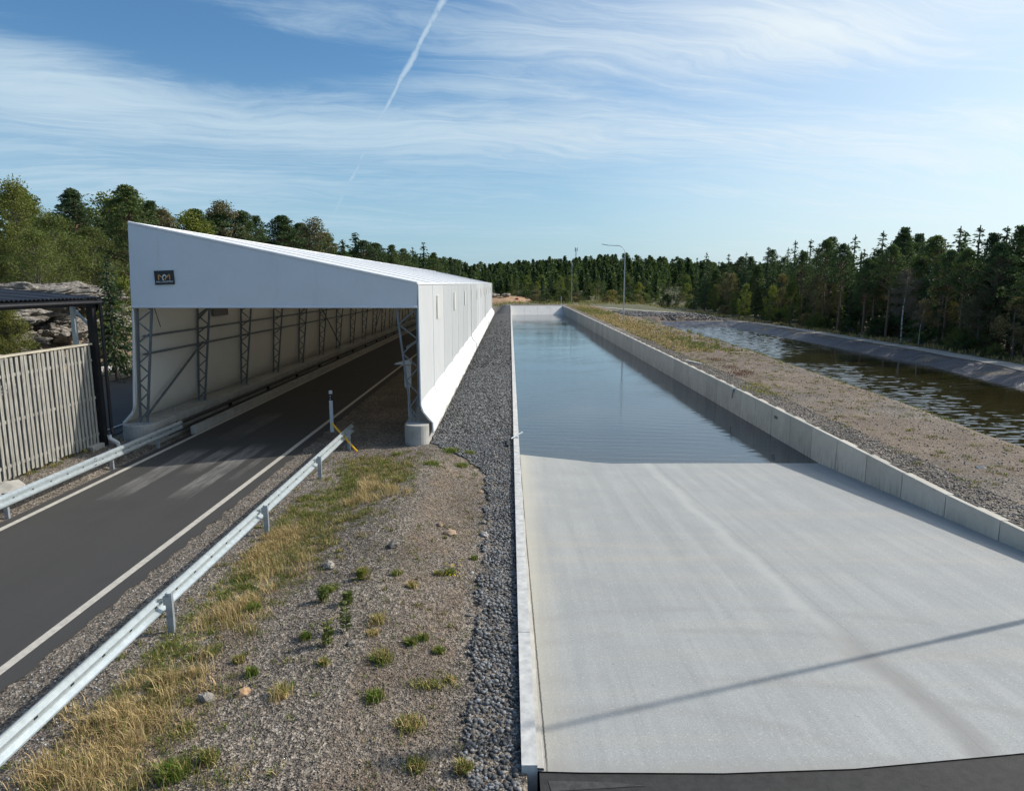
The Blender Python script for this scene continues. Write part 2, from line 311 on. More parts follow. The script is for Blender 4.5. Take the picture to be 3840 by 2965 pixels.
c = t.mix(t.ramp(t.noise(t.n('ShaderNodeMapping', {'Vector': P, 'Scale': (1, 1, 4)}).outputs[0], 2.5, 5, .7), [(.5, 0.), (.58, 1.)]), (.52, .50, .47), (.10, .09, .08)); out(t, principled(t, c, .7).outputs[0])
t = newmat('liner'); P = pos(t)
st = t.n('ShaderNodeMapping', {'Vector': P, 'Scale': (.5, 1.5, .5), 'Rotation': (0, 0, -.5)}).outputs[0]
wr = t.noise(st, 1.3, 7, .62, 1.2)
c = t.mix(t.mapr(t.noise(P, .7, 5, .6), .35, .7), (.024, .031, .050), (.062, .072, .102)); c = t.mix(t.mapr(t.noise(P, 2.2, 7, .75), .66, .8, 0, .3), c, (.22, .22, .24))
out(t, principled(t, c, .46, wr, 1., .35).outputs[0])

def fabric(name, base, trans, tcol, rough=.55):
    t = newmat(name); P = pos(t)
    c = t.mix(t.mapr(t.noise(P, .9, 6, .6), .3, .7), tuple(x*.93 for x in base), base)
    if name == 'tarp': c = t.mix(1., c, t.mix(t.n('ShaderNodeObjectInfo').outputs['Random'], (.76, .78, .79), (1.10, 1.10, 1.09)), 'MULTIPLY')
    c = t.mix(t.mapr(t.noise(t.n('ShaderNodeMapping', {'Vector': P, 'Scale': (1, 1, .15)}).outputs[0], 3, 6, .7), .58, .75, 0, .22), c, (.45, .44, .40))
    bp = t.n('ShaderNodeBump', {'Height': t.m('ADD', t.noise(P, 1.6, 4, .5), t.m('MULTIPLY', t.noise(P, 60, 2), .05)), 'Strength': .12, 'Distance': .12}).outputs[0]
    pb = t.n('ShaderNodeBsdfPrincipled', {'Base Color': c, 'Roughness': rough, 'Normal': bp}); tr = t.n('ShaderNodeBsdfTranslucent', {'Color': tuple(tcol)+(1,)})
    out(t, t.n('ShaderNodeMixShader', {0: trans, 1: pb.outputs[0], 2: tr.outputs[0]}).outputs[0])
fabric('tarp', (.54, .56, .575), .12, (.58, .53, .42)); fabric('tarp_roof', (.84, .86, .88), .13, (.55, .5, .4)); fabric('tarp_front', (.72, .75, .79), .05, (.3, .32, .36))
fabric('tarp_lining', (.84, .81, .74), .06, (.4, .36, .28)); fabric('tarp_skirt', (.74, .75, .75), .04, (.5, .5, .5)); fabric('vent_mesh', (.60, .595, .56), .05, (.5, .45, .35)); fabric('vent_inner', (.17, .165, .16), .02, (.2, .2, .2))

def water(name, base, sc, lo, hi, patch, ripple=None, ior=1.333):
    t = newmat(name); P = pos(t); xs = t.n('ShaderNodeSeparateXYZ', {0: P}).outputs
    m1 = t.n('ShaderNodeMapping', {'Vector': P, 'Scale': (.30, 1.35, 1), 'Rotation': (0, 0, .08)}).outputs[0]
    h = t.m('ADD', t.noise(m1, sc, 3, .5, .3), t.m('MULTIPLY', t.noise(m1, sc*3.3, 2, .5), .35))
    n = t.noise(t.n('ShaderNodeMapping', {'Vector': P, 'Scale': (.06, .11, 1)}).outputs[0], 1.3, 4, .55)
    band = t.mapr(t.m('ADD', n, patch(t, xs)), .42, .60, lo, hi, True)
    bp = t.n('ShaderNodeBump', {'Height': t.m('MULTIPLY', h, band), 'Strength': 1., 'Distance': .09}).outputs[0]
    c = t.mix(t.mapr(t.noise(P, .16, 4, .5), .3, .7), base, tuple(x*1.4 for x in base))
    if ripple: c = t.mix(t.m('MULTIPLY', t.mapr(t.m('ADD', xs[1], t.m('MULTIPLY', xs[0], .25)), 26.3, 30.5, 1., 0.), .8), c, ripple)
    out(t, t.n('ShaderNodeBsdfPrincipled', {'Base Color': c, 'Roughness': .02, 'IOR': ior, 'Normal': bp}).outputs[0])
water('canal_water', (.030, .044, .055), 6., .02, .06, lambda t, xs: t.mapr(xs[0], 11.5, 6.5, -.12, .05), (.06, .066, .066), 1.45)
water('pond_water', (.022, .019, .007), 2.6, .04, .12, lambda t, xs: t.m('ADD', t.mapr(xs[0], 21, 31, .12, -.16), t.mapr(xs[1], 45, 90, -.04, .20)), None, 1.5)

def leafmat(name, c1, c2, trans=.25, var=.5):
    t = newmat(name); P = t.n('ShaderNodeTexCoord').outputs['Object']; oi = t.n('ShaderNodeObjectInfo').outputs['Random']; g = t.n('ShaderNodeNewGeometry')
    f = t.m('ADD', t.m('MULTIPLY', g.outputs['Random Per Island'], .55), t.m('MULTIPLY', t.noise(P, 1.1, 3, .6), .5)); c = t.mix(f, c1, c2)
    c = t.mix(1., c, t.ramp(oi, [(0, (1-var*.5, 1-var*.5, 1-var*.4)), (.5, (1, 1, 1)), (1, (1+var*.9, 1+var*.5, 1+var*.1))]), 'MULTIPLY')
    d = t.n('ShaderNodeBsdfPrincipled', {'Base Color': c, 'Roughness': .7, 'Specular IOR Level': .25}); tr = t.n('ShaderNodeBsdfTranslucent', {'Color': t.mix(1., c, (1.1, 1.3, .6), 'MULTIPLY')})
    out(t, t.n('ShaderNodeMixShader', {0: trans, 1: d.outputs[0], 2: tr.outputs[0]}).outputs[0])
leafmat('needles_spruce', (.026, .050, .026), (.09, .135, .055)); leafmat('needles_pine', (.030, .056, .026), (.10, .145, .058)); leafmat('leaf_birch', (.07, .095, .02), (.21, .24, .06), .3)
leafmat('leaf_dull', (.085, .08, .042), (.24, .21, .12), .25); leafmat('leaf_bush', (.028, .05, .016), (.09, .125, .045), .3); leafmat('twig_grey', (.10, .085, .07), (.2, .17, .14), .1)
leafmat('leaf_willow', (.065, .085, .026), (.20, .225, .07), .3)
t = newmat('grass'); A = t.n('ShaderNodeAttribute', attribute_name='tint')
d = t.n('ShaderNodeBsdfPrincipled', {'Base Color': A.outputs[0], 'Roughness': .7, 'Specular IOR Level': .2}); tr = t.n('ShaderNodeBsdfTranslucent', {'Color': A.outputs[0]})
out(t, t.n('ShaderNodeMixShader', {0: .3, 1: d.outputs[0], 2: tr.outputs[0]}).outputs[0])

# ------------------------------------------------------------------ terrain
WR = 11.5; WATER = -1.2; PW = -1.0
gY = [0, 14.5, 17.6, 23.7, 33.9, 50, 76, 150, 220]; gZ = [-.05, -.08, -.10, 0., .11, .21, .34, .59, .55]
def prof(y): return np.interp(y, gY, gZ)
nsY = [0, 24.6, 30, 39, 54, 64, 92, 101]; nsX = [18.6, 19.1, 19.7, 20.2, 21.0, 21.3, 21.3, 21.6]
fsY = [0, 41, 53.5, 69.5, 92, 101]; fsX = [29.5, 31.3, 33.0, 32.9, 32.4, 32.2]
def slabz(x, y): return -.03-.066*(np.maximum(y, 6.9)-6.9)+.10*np.clip((3.5-x)/3.5, 0, 1)*np.clip((y-15)/9, 0, 1)
def pond_d(x, y):                                                  # >0 inside the pond, metres from the shore
    return np.minimum(np.minimum(x-np.interp(y, nsY, nsX), np.interp(y, fsY, fsX)-x), 101-y)
def H(x, y):
    x = np.asarray(x, float); y = np.asarray(y, float)
    pr = prof(y); r = sm(-3.2, -.5, x); z = pr*r
    z = z+.03*fbm(x*2, y*2)*np.where((x > 12.3) | (x < -14) | ((x > -5) & (x < -.8)), 1, .0)
    z = z+.22*np.exp(-((x+2.6)/1.3)**2-((y-15.5)/7)**2)*np.where(x < -.5, 1, 0)      # low mound between rail and kerb
    zz = np.where((x > 11.6) & (x < 12.4), -.08, 0.)*0
    rt = sm(30, 34, x); z = z*(1-rt)+(-.4+.04*fbm(x, y))*rt
    z = z+sm(44, 75, x)*1.2
    d = pond_d(x, y); z = np.where(d > -7, np.minimum(z, PW-d*np.where((x > 22.5), .3, .55)), z); z = np.maximum(z, np.where(d > 0, -2.2, -99))
    z = z+.3*sm(-11.9, -12.6, x)*sm(-14.6, -13.9, x)*sm(23, 21.8, y)*1.
    # left: verge, second road, rock cutting and wooded ridge
    z = z+sm(-26.0, -30.5, x)*sm(14, 26, y)*(1-sm(95, 150, y)*.4)*(4.3+.8*fbm(x*.8, y*.8))+sm(-29, -45, x)*1.2
    z = z+sm(25.2, 27, -x)*.3
    # far: rising wooded hill
    far = sm(215, 420, y)*(1-.6*sm(90, 170, x)); z = z+far*(4.5+1.2*fbm(x*.06, y*.06)+6.*np.exp(-((x-50)/42)**2)); z = z-sm(160, 210, y)*(1-sm(215, 300, y))*.5
    z = z+sm(160, 380, y)*(1-sm(-90, -40, x))*4
    # basin pit
    bi = (x > .2) & (x < 11.62) & (y > 6.0) & (y < 150.2); z = np.where(bi, np.minimum(slabz(x, y)-.35, -.4), z)
    z = np.where((x > .2) & (x < 16) & (y <= 6.0+.0), -.25, z)
    return z
gx = np.unique(np.concatenate([np.arange(-1500, -100, 100), np.arange(-100, -34, 3.), np.arange(-34, -5, .6), np.arange(-5, 0, .16), [0, .14, .19, .21, .3], np.arange(1, 11.5, 1.5), [11.5, 11.6, 11.64, 11.75], np.arange(12, 40, .45), np.arange(40, 100, 4.), np.arange(100, 1600, 100)]))
gy = np.unique(np.concatenate([[-60, -30, -10, -4, 0], np.arange(2, 5.9, .5), [5.98, 6.02], np.arange(6.2, 30, .2), np.arange(30, 110, .8), [103.3], np.arange(110, 149, 3.), [150.1, 150.3], np.arange(152, 500, 8.), np.arange(500, 3000, 160.)]))
X, Y = np.meshgrid(gx, gy); Z = H(X, Y); nxg = len(gx); nyg = len(gy)
idx = np.arange(nxg*nyg).reshape(nyg, nxg); Fq = np.stack([idx[:-1, :-1], idx[:-1, 1:], idx[1:, 1:], idx[1:, :-1]], -1).reshape(-1, 4)
soil_m = np.zeros_like(X)+.15; gr = np.zeros_like(X); dry = np.zeros_like(X)
belt = PV([(-20, 1690), (420, 1690), (400, 1560), (440, 1400), (560, 1300), (660, 1200), (700, 1130), (790, 1090), (860, 1040), (850, 985), (700, 985), (640, 1060), (540, 1140), (420, 1220), (250, 1400), (120, 1520), (0, 1640)])
core = PV([(60, 1690), (250, 1690), (330, 1560), (360, 1420), (520, 1310), (600, 1200), (650, 1120), (760, 1080), (800, 1030), (740, 1020), (650, 1070), (560, 1150), (430, 1270), (300, 1400), (180, 1520)])
mb = inpoly(X, Y, belt); mc = inpoly(X, Y, core)
gr += mb*.30; dry += mb*.22+mc*.30
md = (X > -4.6) & (X < -.8) & (Y < 22) & (Y > 5); soil_m = np.where(md, .50+.22*np.clip(fbm(X*1.1, Y*1.1), -1, 1), soil_m)
fa = (X < -2.2) & (Y > 21.5); soil_m = np.where((X > -3.6) & (X < -2.2) & (Y < 22), .2, soil_m)
bm = (X > 12.6) & (X < 30) & (Y > 4) & (pond_d(X, Y) < .5); soil_m = np.where(bm, .55+.3*np.clip(fbm(X*.7, Y*.7), -1, 1), soil_m)
sh = np.clip(1-np.abs(pond_d(X, Y)+1.0)/1.5, 0, 1)*(X < 27); gr += sh*.55*(Y > 20)*np.clip((Y-15)/25, .2, 1)
gr += ((X > 17) & (X < 21) & (Y > 55) & (Y < 125))*.35
dry += ((X > 12.7) & (X < 18.5) & (Y > 62))*sm(60, 85, Y)*.5; dry += ((X > 12.7) & (X < 15) & (Y > 50) & (Y < 110))*.2
fl = sm(36, 37.5, X); gr = np.where(X > 36, .55, gr); dry = np.where(X > 36, .35+.35*np.clip(1-(X-36)/3, 0, 1), dry); soil_m = np.where(X > 34, .3, soil_m)
fr = (Y > 156) | ((Y > 118) & (X > 19)); gr = np.where(fr, .6, gr); dry = np.where(fr, .3, dry)
lf = X < -25.5; gr = np.where(lf & (Y > 0), .38, gr); dry = np.where(lf, .40, dry); soil_m = np.where(lf, .8, soil_m)
vg = (X < -11.4) & (X > -14.4) & (Y < 22); soil_m = np.where(vg, .2, soil_m); gr = np.where((X < -12.8) & (X > -14.4) & (Y < 22), .35, gr); dry = np.where((X < -12.8) & (X > -14.4) & (Y < 22), .3, dry)
sh2 = (X < -24.6) & (X > -26.0); soil_m = np.where(sh2, -.3, soil_m); gr = np.where(sh2, .1, gr); dry = np.where(sh2, 0, dry)
mesh('ground', np.c_[X.ravel(), Y.ravel(), Z.ravel()], Fq, 'ground', smooth=False, kind='structure', col=np.c_[np.clip(soil_m, 0, 1).ravel(), np.clip(gr, 0, 1).ravel(), np.clip(dry, 0, 1).ravel()])

def sheet(name, m, xs_, ys_, zf, kind='structure', smooth=False, parent=None):
    X, Y = np.meshgrid(xs_, ys_) if not callable(xs_) else (np.stack([xs_(y) for y in ys_]), None)
    if Y is None: Y = np.repeat(np.asarray(ys_)[:, None], X.shape[1], 1)
    Z = zf(X, Y)+np.zeros_like(X); nx = X.shape[1]; ny = X.shape[0]; idx = np.arange(nx*ny).reshape(ny, nx)
    F = np.stack([idx[:-1, :-1], idx[:-1, 1:], idx[1:, 1:], idx[1:, :-1]], -1).reshape(-1, 4)
    return mesh(name, np.c_[X.ravel(), Y.ravel(), Z.ravel()], F, m, kind=kind, smooth=smooth, parent=parent)
# road through the hall, ragged asphalt edge
yr = np.concatenate([np.arange(-8, 40, .25), np.arange(40, 171, 1.)])
def roadx(y): 
    j = .035*math.sin(y*7.1)+.03*math.sin(y*17.3+1)+.02*math.sin(y*31.)
    return np.array([-11.62, -11.5, -10, -8.5, -7, -6.78+j])
sheet('asphalt_road', 'asphalt', roadx, yr, lambda x, y: .012)
def line(name, xf, w, ya, yb, m='line_paint', step=.3, z=.017):
    ys = np.arange(ya, yb, step); return sheet(name, m, lambda y: np.array([xf(y)-w/2, xf(y)+w/2]), ys, lambda x, y: z)
line('road_line', lambda y: -11.30, .15, -8, 150); line('road_line', lambda y: -7.18, .15, -8, 150)
sheet('asphalt_road', 'asphalt', [-24.6, -20, -15.5, -14.2], np.arange(2, 120, 3.), lambda x, y: .05 if False else np.maximum(H(x, y)+.03, .03))
line('road_line', lambda y: -14.85, .13, 2, 110, z=.075)
# concrete ramp and basin floor
ye = lambda x: float(np.interp(x, [.3, .6, 2.4, 3.9, 5.6, 8, 11.5], [6.92, 6.90, 6.88, 6.95, 7.17, 7.5, 8.1]))
xs_ = np.array([.3, .8, 1.5, 2.4, 3.2, 3.9, 4.8, 5.6, 7, 8, 9.5, 11.5]); tt = np.concatenate([np.linspace(0, 1, 30)])
Xs, Ts = np.meshgrid(xs_, tt); Yb = np.vectorize(ye)(Xs); Ys = Yb+(27.5-Yb)*Ts; Zs = slabz(Xs, Ys)
i_ = np.arange(Xs.size).reshape(Xs.shape); F = np.stack([i_[:-1, :-1], i_[:-1, 1:], i_[1:, 1:], i_[1:, :-1]], -1).reshape(-1, 4)
mesh('concrete_ramp', np.c_[Xs.ravel(), Ys.ravel(), Zs.ravel()], F, 'slab', kind='structure')
sheet('basin_floor', 'slab', [.3, 4, 8, 11.5], [27.5, 60, 100, 150], lambda x, y: np.maximum(slabz(x, y), -2.6))
bx = np.array([.33, 2, 4, 6, 8, 10, 14.5]); sheet('asphalt_road', 'asphalt_dark', bx, [-6, 0, 4, 6, 6.9, 7.5, 8.2], lambda x, y: np.where(y > 6.9, -.045-.07*(y-6.9), -.045))
mesh('paint_mark', [(.45, 6.62, -.04), (1.5, 6.70, -.04), (1.1, 6.76, -.04), (.42, 6.78, -.04)], [(0, 1, 2, 3)], 'worn_paint', kind='structure')
# water
nst = 60
cx_ = np.linspace(.3, 11.5, 34); cy_ = np.concatenate([np.arange(22, 70, .065), np.arange(70, 150.1, .13)]); PX, PY = np.meshgrid(cx_, cy_); wz = np.zeros_like(PX); wr = np.random.default_rng(9)
for i in range(24):
    lam = .16*1.075**i; th_ = wr.normal(1.5, .35); k_ = 2*math.pi/lam; wz += (.0050/k_)*np.sin(k_*(PX*math.cos(th_)+PY*math.sin(th_))+wr.uniform(0, 6.28))
PZ = WATER+wz*(.35+.9*sm(-.5, .5, fbm(PX*.12, PY*.16)))*(.35+.65*sm(11.5, 7.5, PX)); i_ = np.arange(PX.size).reshape(PX.shape)
mesh('canal_water', np.c_[PX.ravel(), PY.ravel(), PZ.ravel()], np.stack([i_[:-1, :-1], i_[:-1, 1:], i_[1:, 1:], i_[1:, :-1]], -1).reshape(-1, 4), 'canal_water', kind='structure', smooth=True)
px_ = np.arange(14, 35.01, .28); py_ = np.concatenate([np.arange(8, 18, .5), np.arange(18, 104.01, .075)]); PX, PY = np.meshgrid(px_, py_); wz = np.zeros_like(PX)
patch = sm(-.15, .5, fbm(PX*.13, PY*.22)+(27.5-PX)*.07+np.clip((PY-48)/40, -.2, 1.)); wr = np.random.default_rng(5)
for i in range(26):                                                 # short wind ripples as real relief
    lam = .19*1.066**i; th_ = wr.normal(1.45, .42); k_ = 2*math.pi/lam; wz += (.040/k_)*np.sin(k_*(PX*math.cos(th_)+PY*math.sin(th_))+wr.uniform(0, 6.28))
PZ = PW+wz*(.12+1.0*patch); i_ = np.arange(PX.size).reshape(PX.shape)
mesh('pond_water', np.c_[PX.ravel(), PY.ravel(), PZ.ravel()], np.stack([i_[:-1, :-1], i_[:-1, 1:], i_[1:, 1:], i_[1:, :-1]], -1).reshape(-1, 4), 'pond_water', kind='structure', smooth=True)
# pond liner on the far bank and round the end
yl = np.concatenate([np.arange(20, 92, .5), np.arange(92, 102.1, .5)])
def lx(y): 
    e = float(np.interp(y, fsY, fsX)); return e+np.array([-.9, -.3, 0, .4, .8, 1.2, 1.6, 2.0, 2.25])+.08*math.sin(y*1.7)
def lz(x, y):
    d = x-np.interp(y, fsY, fsX); return PW+.018+np.clip(d, -.9, 2.1)*.3+.045*fbm(x*2.4+y*.8, y*1.1)*np.clip(d+.3, 0, 1)-np.where(d > 2.15, .15, 0)
ln = sheet('pond_liner', 'liner', lx, yl, lz, smooth=True)
def end_liner():
    xsE = np.arange(20.8, 34.4, .4); V = []
    for x in xsE:
        for d in (-.9, -.3, 0, .5, 1., 1.6, 2.3, 2.7):
            V.append((x, 101+d, PW+.035+np.clip(d, -.9, 2.4)*.3+max(0, x-32.2)*.3*(d < 1.5)*.0+.06*float(fbm(x*1.5, d*3))*min(max(d+.3, 0), 1)-(.2 if d > 2.5 else 0)))
    n = 8; F = [(i*n+k, i*n+n+k, i*n+n+k+1, i*n+k+1) for i in range(len(xsE)-1) for k in range(n-1)]
    mesh('pond_liner', V, F, 'liner', smooth=True, kind='structure')
end_liner()
edge = B()
for y in np.arange(18, 36, .5):
    x0 = float(np.interp(y, nsY, nsX)); x1 = float(np.interp(y+.5, nsY, nsX)); edge.add([(x0-.28, y, PW+.17), (x0+.05, y, PW+.02), (x1+.05, y+.5, PW+.02), (x1-.28, y+.5, PW+.17)], [(0, 1, 2, 3)])
tag(edge.o('liner_edge', 'concrete_pale'), kind='structure')
# gravel path curling round the pond end
pp = [(-6, 158), (4, 156), (13, 153), (19, 138), (26, 119), (33, 106.5), (36.2, 98), (36.4, 70), (36.2, 55), (34.8, 42), (33.5, 30), (32, 15)]
def ribbon(name, pts, w, m, dz=.03):
    P = [np.array(p, float) for p in pts]; Q = []
    for i in range(len(P)-1):
        a = P[max(i-1, 0)]; b = P[i]; c = P[i+1]; d = P[min(i+2, len(P)-1)]
        for s_ in np.linspace(0, 1, 14, endpoint=False): Q.append(.5*((2*b)+(-a+c)*s_+(2*a-5*b+4*c-d)*s_**2+(-a+3*b-3*c+d)*s_**3))
    Q.append(P[-1]); V = []; F = []
    for i, q in enumerate(Q):
        dd = Q[min(i+1, len(Q)-1)]-Q[max(i-1, 0)]; dd /= np.linalg.norm(dd); nrm = np.array([dd[1], -dd[0]])
        for k in (-.5, -.17, .17, .5):
            p = q+nrm*w*k; V.append((p[0], p[1], float(H(p[0], p[1]))+dz+(.02 if abs(k) < .3 else -.01)))
    for i in range(len(Q)-1):
        for k in range(3): F.append((i*4+k, i*4+k+1, i*4+5+k, i*4+4+k))
    return mesh(name, V, F, m, kind='structure')
ribbon('gravel_path', pp, 1.9, 'gravel_path', .06)
# gravel bed sheet between hall and kerb
def gbx(y): 
    l = float(np.interp(y, [6, 8, 11, 14, 18, 19.5, 21.5, 22.6, 113, 150], [-.52, -.5, -.54, -.5, -.62, -.75, -1.9, -2.7, -2.7, -1.6])); l += .05*math.sin(y*3.1)+.04*math.sin(y*7.7)
    return np.linspace(l, .13, 7)
def gbz(x, y):
    q = (x+2.7)/2.83; hump = .10*np.clip(y-24, 0, 8)/8*np.sin(np.clip(q, 0, 1)*np.pi); return H(np.minimum(x, .1), y)-.02*(x > -.5)+.012+hump*1.5+.012*fbm(x*9, y*9)
sheet('gravel_bed', 'gravel_bed', gbx, np.concatenate([np.arange(6.3, 30, .2), np.arange(30, 152, .7)]), gbz)

# ------------------------------------------------------------------ stones (stuff)
phi = (1+5**.5)/2
ico = np.array([(-1, phi, 0), (1, phi, 0), (-1, -phi, 0), (1, -phi, 0), (0, -1, phi), (0, 1, phi), (0, -1, -phi), (0, 1, -phi), (phi, 0, -1), (phi, 0, 1), (-phi, 0, -1), (-phi, 0, 1)])/1.9
icf = np.array([(0, 11, 5), (0, 5, 1), (0, 1, 7), (0, 7, 10), (0, 10, 11), (1, 5, 9), (5, 11, 4), (11, 10, 2), (10, 7, 6), (7, 1, 8), (3, 9, 4), (3, 4, 2), (3, 2, 6), (3, 6, 8), (3, 8, 9), (4, 9, 5), (2, 4, 11), (6, 2, 10), (8, 6, 7), (9, 8, 1)])
octv = np.array([(1, 0, 0), (-1, 0, 0), (0, 1, 0), (0, -1, 0), (0, 0, 1), (0, 0, -1.)]); octf = np.array([(0, 2, 4), (2, 1, 4), (1, 3, 4), (3, 0, 4), (2, 0, 5), (1, 2, 5), (3, 1, 5), (0, 3, 5)])
def ball(n):
    v = rng.normal(size=(n, 3)); v /= np.linalg.norm(v, axis=1)[:, None]; return v*(rng.random(n)**.45)[:, None]
def rotm(n):
    q = rng.normal(size=(n, 4)); q /= np.linalg.norm(q, axis=1)[:, None]; w, x, y, z = q.T
    return np.stack([1-2*(y*y+z*z), 2*(x*y-z*w), 2*(x*z+y*w), 2*(x*y+z*w), 1-2*(x*x+z*z), 2*(y*z-x*w), 2*(x*z-y*w), 2*(y*z+x*w), 1-2*(x*x+y*y)], -1).reshape(n, 3, 3)
def scatter(name, pts, size, m, cols, base='ico', flat=.7):
    bv, bf = (ico, icf) if base == 'ico' else (octv, octf); n = len(pts); k = len(bv)
    v = bv[None]*rng.uniform(.72, 1.2, (n, k, 1))*rng.uniform(.6, 1.25, (n, 1, 3)); v = np.einsum('nij,nkj->nki', rotm(n), v)*size[:, None, None]; v[:, :, 2] *= flat
    v += pts[:, None]; f = bf[None]+(np.arange(n)*k)[:, None, None]
    return mesh(name, v.reshape(-1, 3), f.reshape(-1, 3), m, kind='stuff', col=np.repeat(cols, k, 0))
def greys(n, lo, hi, p=1.6, warm=0.):
    g = lo+(hi-lo)*rng.random(n)**p; w = rng.uniform(-.04, .05, n)+warm; return np.c_[g*(1+w), g, g*(1-w)]
P_ = []
for y0, y1, dens, smin, smax in ((6.3, 24, 620, .018, .042), (24, 42, 260, .03, .055), (42, 90, 60, .04, .07)):
    n = int((y1-y0)*2.9*dens); yy = rng.uniform(y0, y1, n); xx = rng.uniform(-2.75, .11, n)
    L = np.array([gbx(y)[0] for y in yy]); k = (xx > L-.06*rng.random(n)); xx, yy = xx[k], yy[k]; s = rng.uniform(smin, smax, len(xx)); P_.append(np.c_[xx, yy, gbz(xx, yy)+s*.35, s])
P_ = np.concatenate(P_); scatter('crushed_gravel', P_[:, :3], P_[:, 3], 'stone_dark', greys(len(P_), .03, .27, 1.6, -.02))['label'] = 'crushed dark gravel beside the kerb'
n = 60000; yy = 5.5+17*rng.random(n)**1.5; xx = rng.uniform(-5.1, -.5, n); k = ~inpoly(xx, yy, core) | (rng.random(n) < .3); xx, yy = xx[k], yy[k]; s = .004+.014*rng.random(len(xx))**3; 
cc = greys(len(xx), .035, .36, 1.8, .17); scatter('pebbles', np.c_[xx, yy, H(xx, yy)+s*.3], s, 'pebble', cc, 'oct')
n = 26000; yy = 5+60*rng.random(n)**1.4; xx = np.where(rng.random(n) < .6, rng.uniform(11.75, 12.9, n), rng.uniform(11.75, 19, n)); s = .012+.035*rng.random(n)**2; k = pond_d(xx, yy) < -.3; xx, yy, s = xx[k], yy[k], s[k]
scatter('pebbles', np.c_[xx, yy, H(xx, yy)+s*.3], s, 'pebble', greys(len(xx), .08, .40, 1.5, .12), 'oct')
n = 9000; yy = 5+18*rng.random(n); xx = np.where(rng.random(n) < .5, rng.uniform(-6.72, -5.2, n), rng.uniform(-13.4, -11.6, n)); s = .008+.016*rng.random(n)**2
scatter('pebbles', np.c_[xx, yy, H(xx, yy)+s*.3], s, 'pebble', greys(n, .12, .5, 1.4, .01), 'oct')
n = 3500; th = rng.random(n); xx = rng.uniform(18, 33, n); yy = rng.uniform(100, 121, n); k = (yy > 103.8) & (yy < 122-.9*(xx-17)+2); xx, yy = xx[k], yy[k]; s = rng.uniform(.06, .2, len(xx))
scatter('riprap_stones', np.c_[xx, yy, H(xx, yy)+s*.3], s, 'pebble', greys(len(xx), .06, .26, 1.6, .02))
n = 2500; xx = rng.uniform(-26.3, -24.7, n); yy = rng.uniform(20, 80, n); s = rng.uniform(.04, .15, n); scatter('pale_rubble', np.c_[xx, yy, H(xx, yy)+s*.3], s, 'pebble', greys(n, .3, .6, 1., .02))

def rock(name, loc, size, m, label, cat='stone', group=None, sub=1, seed=0, flat=.6):
    r = np.random.default_rng(seed); bm_v = ico.copy(); V = [Vector(v).normalized() for v in bm_v]; F = [tuple(f) for f in icf]
    for _ in range(sub):
        mid = {}; NF = []
        def g(a, b):
            k = (min(a, b), max(a, b))
            if k not in mid: mid[k] = len(V); V.append((V[a]+V[b]).normalized())
            return mid[k]
        for a, b, c in F: ab, bc, ca = g(a, b), g(b, c), g(c, a); NF += [(a, ab, ca), (b, bc, ab), (c, ca, bc), (ab, bc, ca)]
        F = NF
    off = Vector(r.uniform(0, 50, 3)); VV = []
    for v in V:
        d = 1+.42*mnoise.noise(v*1.3+off)+.2*mnoise.noise(v*3.1+off)
        if sub > 2: q_ = v.z*7+2*mnoise.noise(v*1.7+off); d += .10*(q_-math.floor(q_))+.12*mnoise.noise(v*7+off)+.22*abs(mnoise.noise(v*2.3+off*2))-.1
        p = v*d; VV.append((p.x*size[0], p.y*size[1], p.z*size[2]))
    o = mesh(name, VV, F, m, loc=loc); o.rotation_euler = (0, 0, r.uniform(0, 6.28)); return tag(o, label, cat, group)

# ------------------------------------------------------------------ basin walls
cw = empty('canal_wall', (WR+.12, 80, 0)); tag(cw, 'long low concrete retaining wall along the right side of the canal', 'wall')
yj = [7.2+2.02*i for i in range(71)]; yj = [y for y in yj if y < 149.5]+[150.0]
for a, b in zip(yj[:-1], yj[1:]):
    za, zb = float(prof(a)), float(prof(b)); bz = max(min(float(slabz(WR, a)), -.2)-.25, -2.7); g = .016 if a < 60 else .01
    V = [(WR, a+g, bz), (WR+.25, a+g, bz), (WR+.25, b-g, bz), (WR, b-g, bz), (WR, a+g, za-.015), (WR+.25, a+g, za-.015), (WR+.25, b-g, zb-.015), (WR, b-g, zb-.015),
         (WR+.015, a+g, za), (WR+.235, a+g, za), (WR+.235, b-g, zb), (WR+.015, b-g, zb)]
    o = mesh('wall_panel', V, [(3, 2, 1, 0), (0, 1, 5, 4), (1, 2, 6, 5), (2, 3, 7, 6), (3, 0, 4, 7), (4, 5, 9, 8), (5, 6, 10, 9), (6, 7, 11, 10), (7, 4, 8, 11), (8, 9, 10, 11)], 'concrete_wall'); o.parent = cw; o.matrix_parent_inverse.identity(); o.location = (-(WR+.12), -80, 0)
o = B().box((WR+.03, 7.2, -2.6), (WR+.2, 150, -.25)).o('wall_core', 'rail_black', cw); o.location = (-(WR+.12), -80, 0)
ew = empty('end_ramp', (6, 150, 0)); tag(ew, 'steep pale concrete ramp closing the far end of the canal', 'ramp')
for k in range(4):
    a = .3+k*2.8; o = B().add([(a+.01, 142, -2.7), (a+2.79, 142, -2.7), (a+2.79, 150, .57), (a+.01, 150, .57), (a+.01, 150.4, .57), (a+2.79, 150.4, .57)], [(0, 1, 2, 3), (3, 2, 5, 4)]).o('ramp_slab', 'concrete_pale', ew); o.location = (-6, -150, 0)
kw = empty('kerb_wall', (.22, 78, 0)); tag(kw, 'narrow pale concrete kerb wall between dark gravel and canal', 'wall')
ys = list(np.arange(6.93, 150, 3.0)); ys.append(150.3)
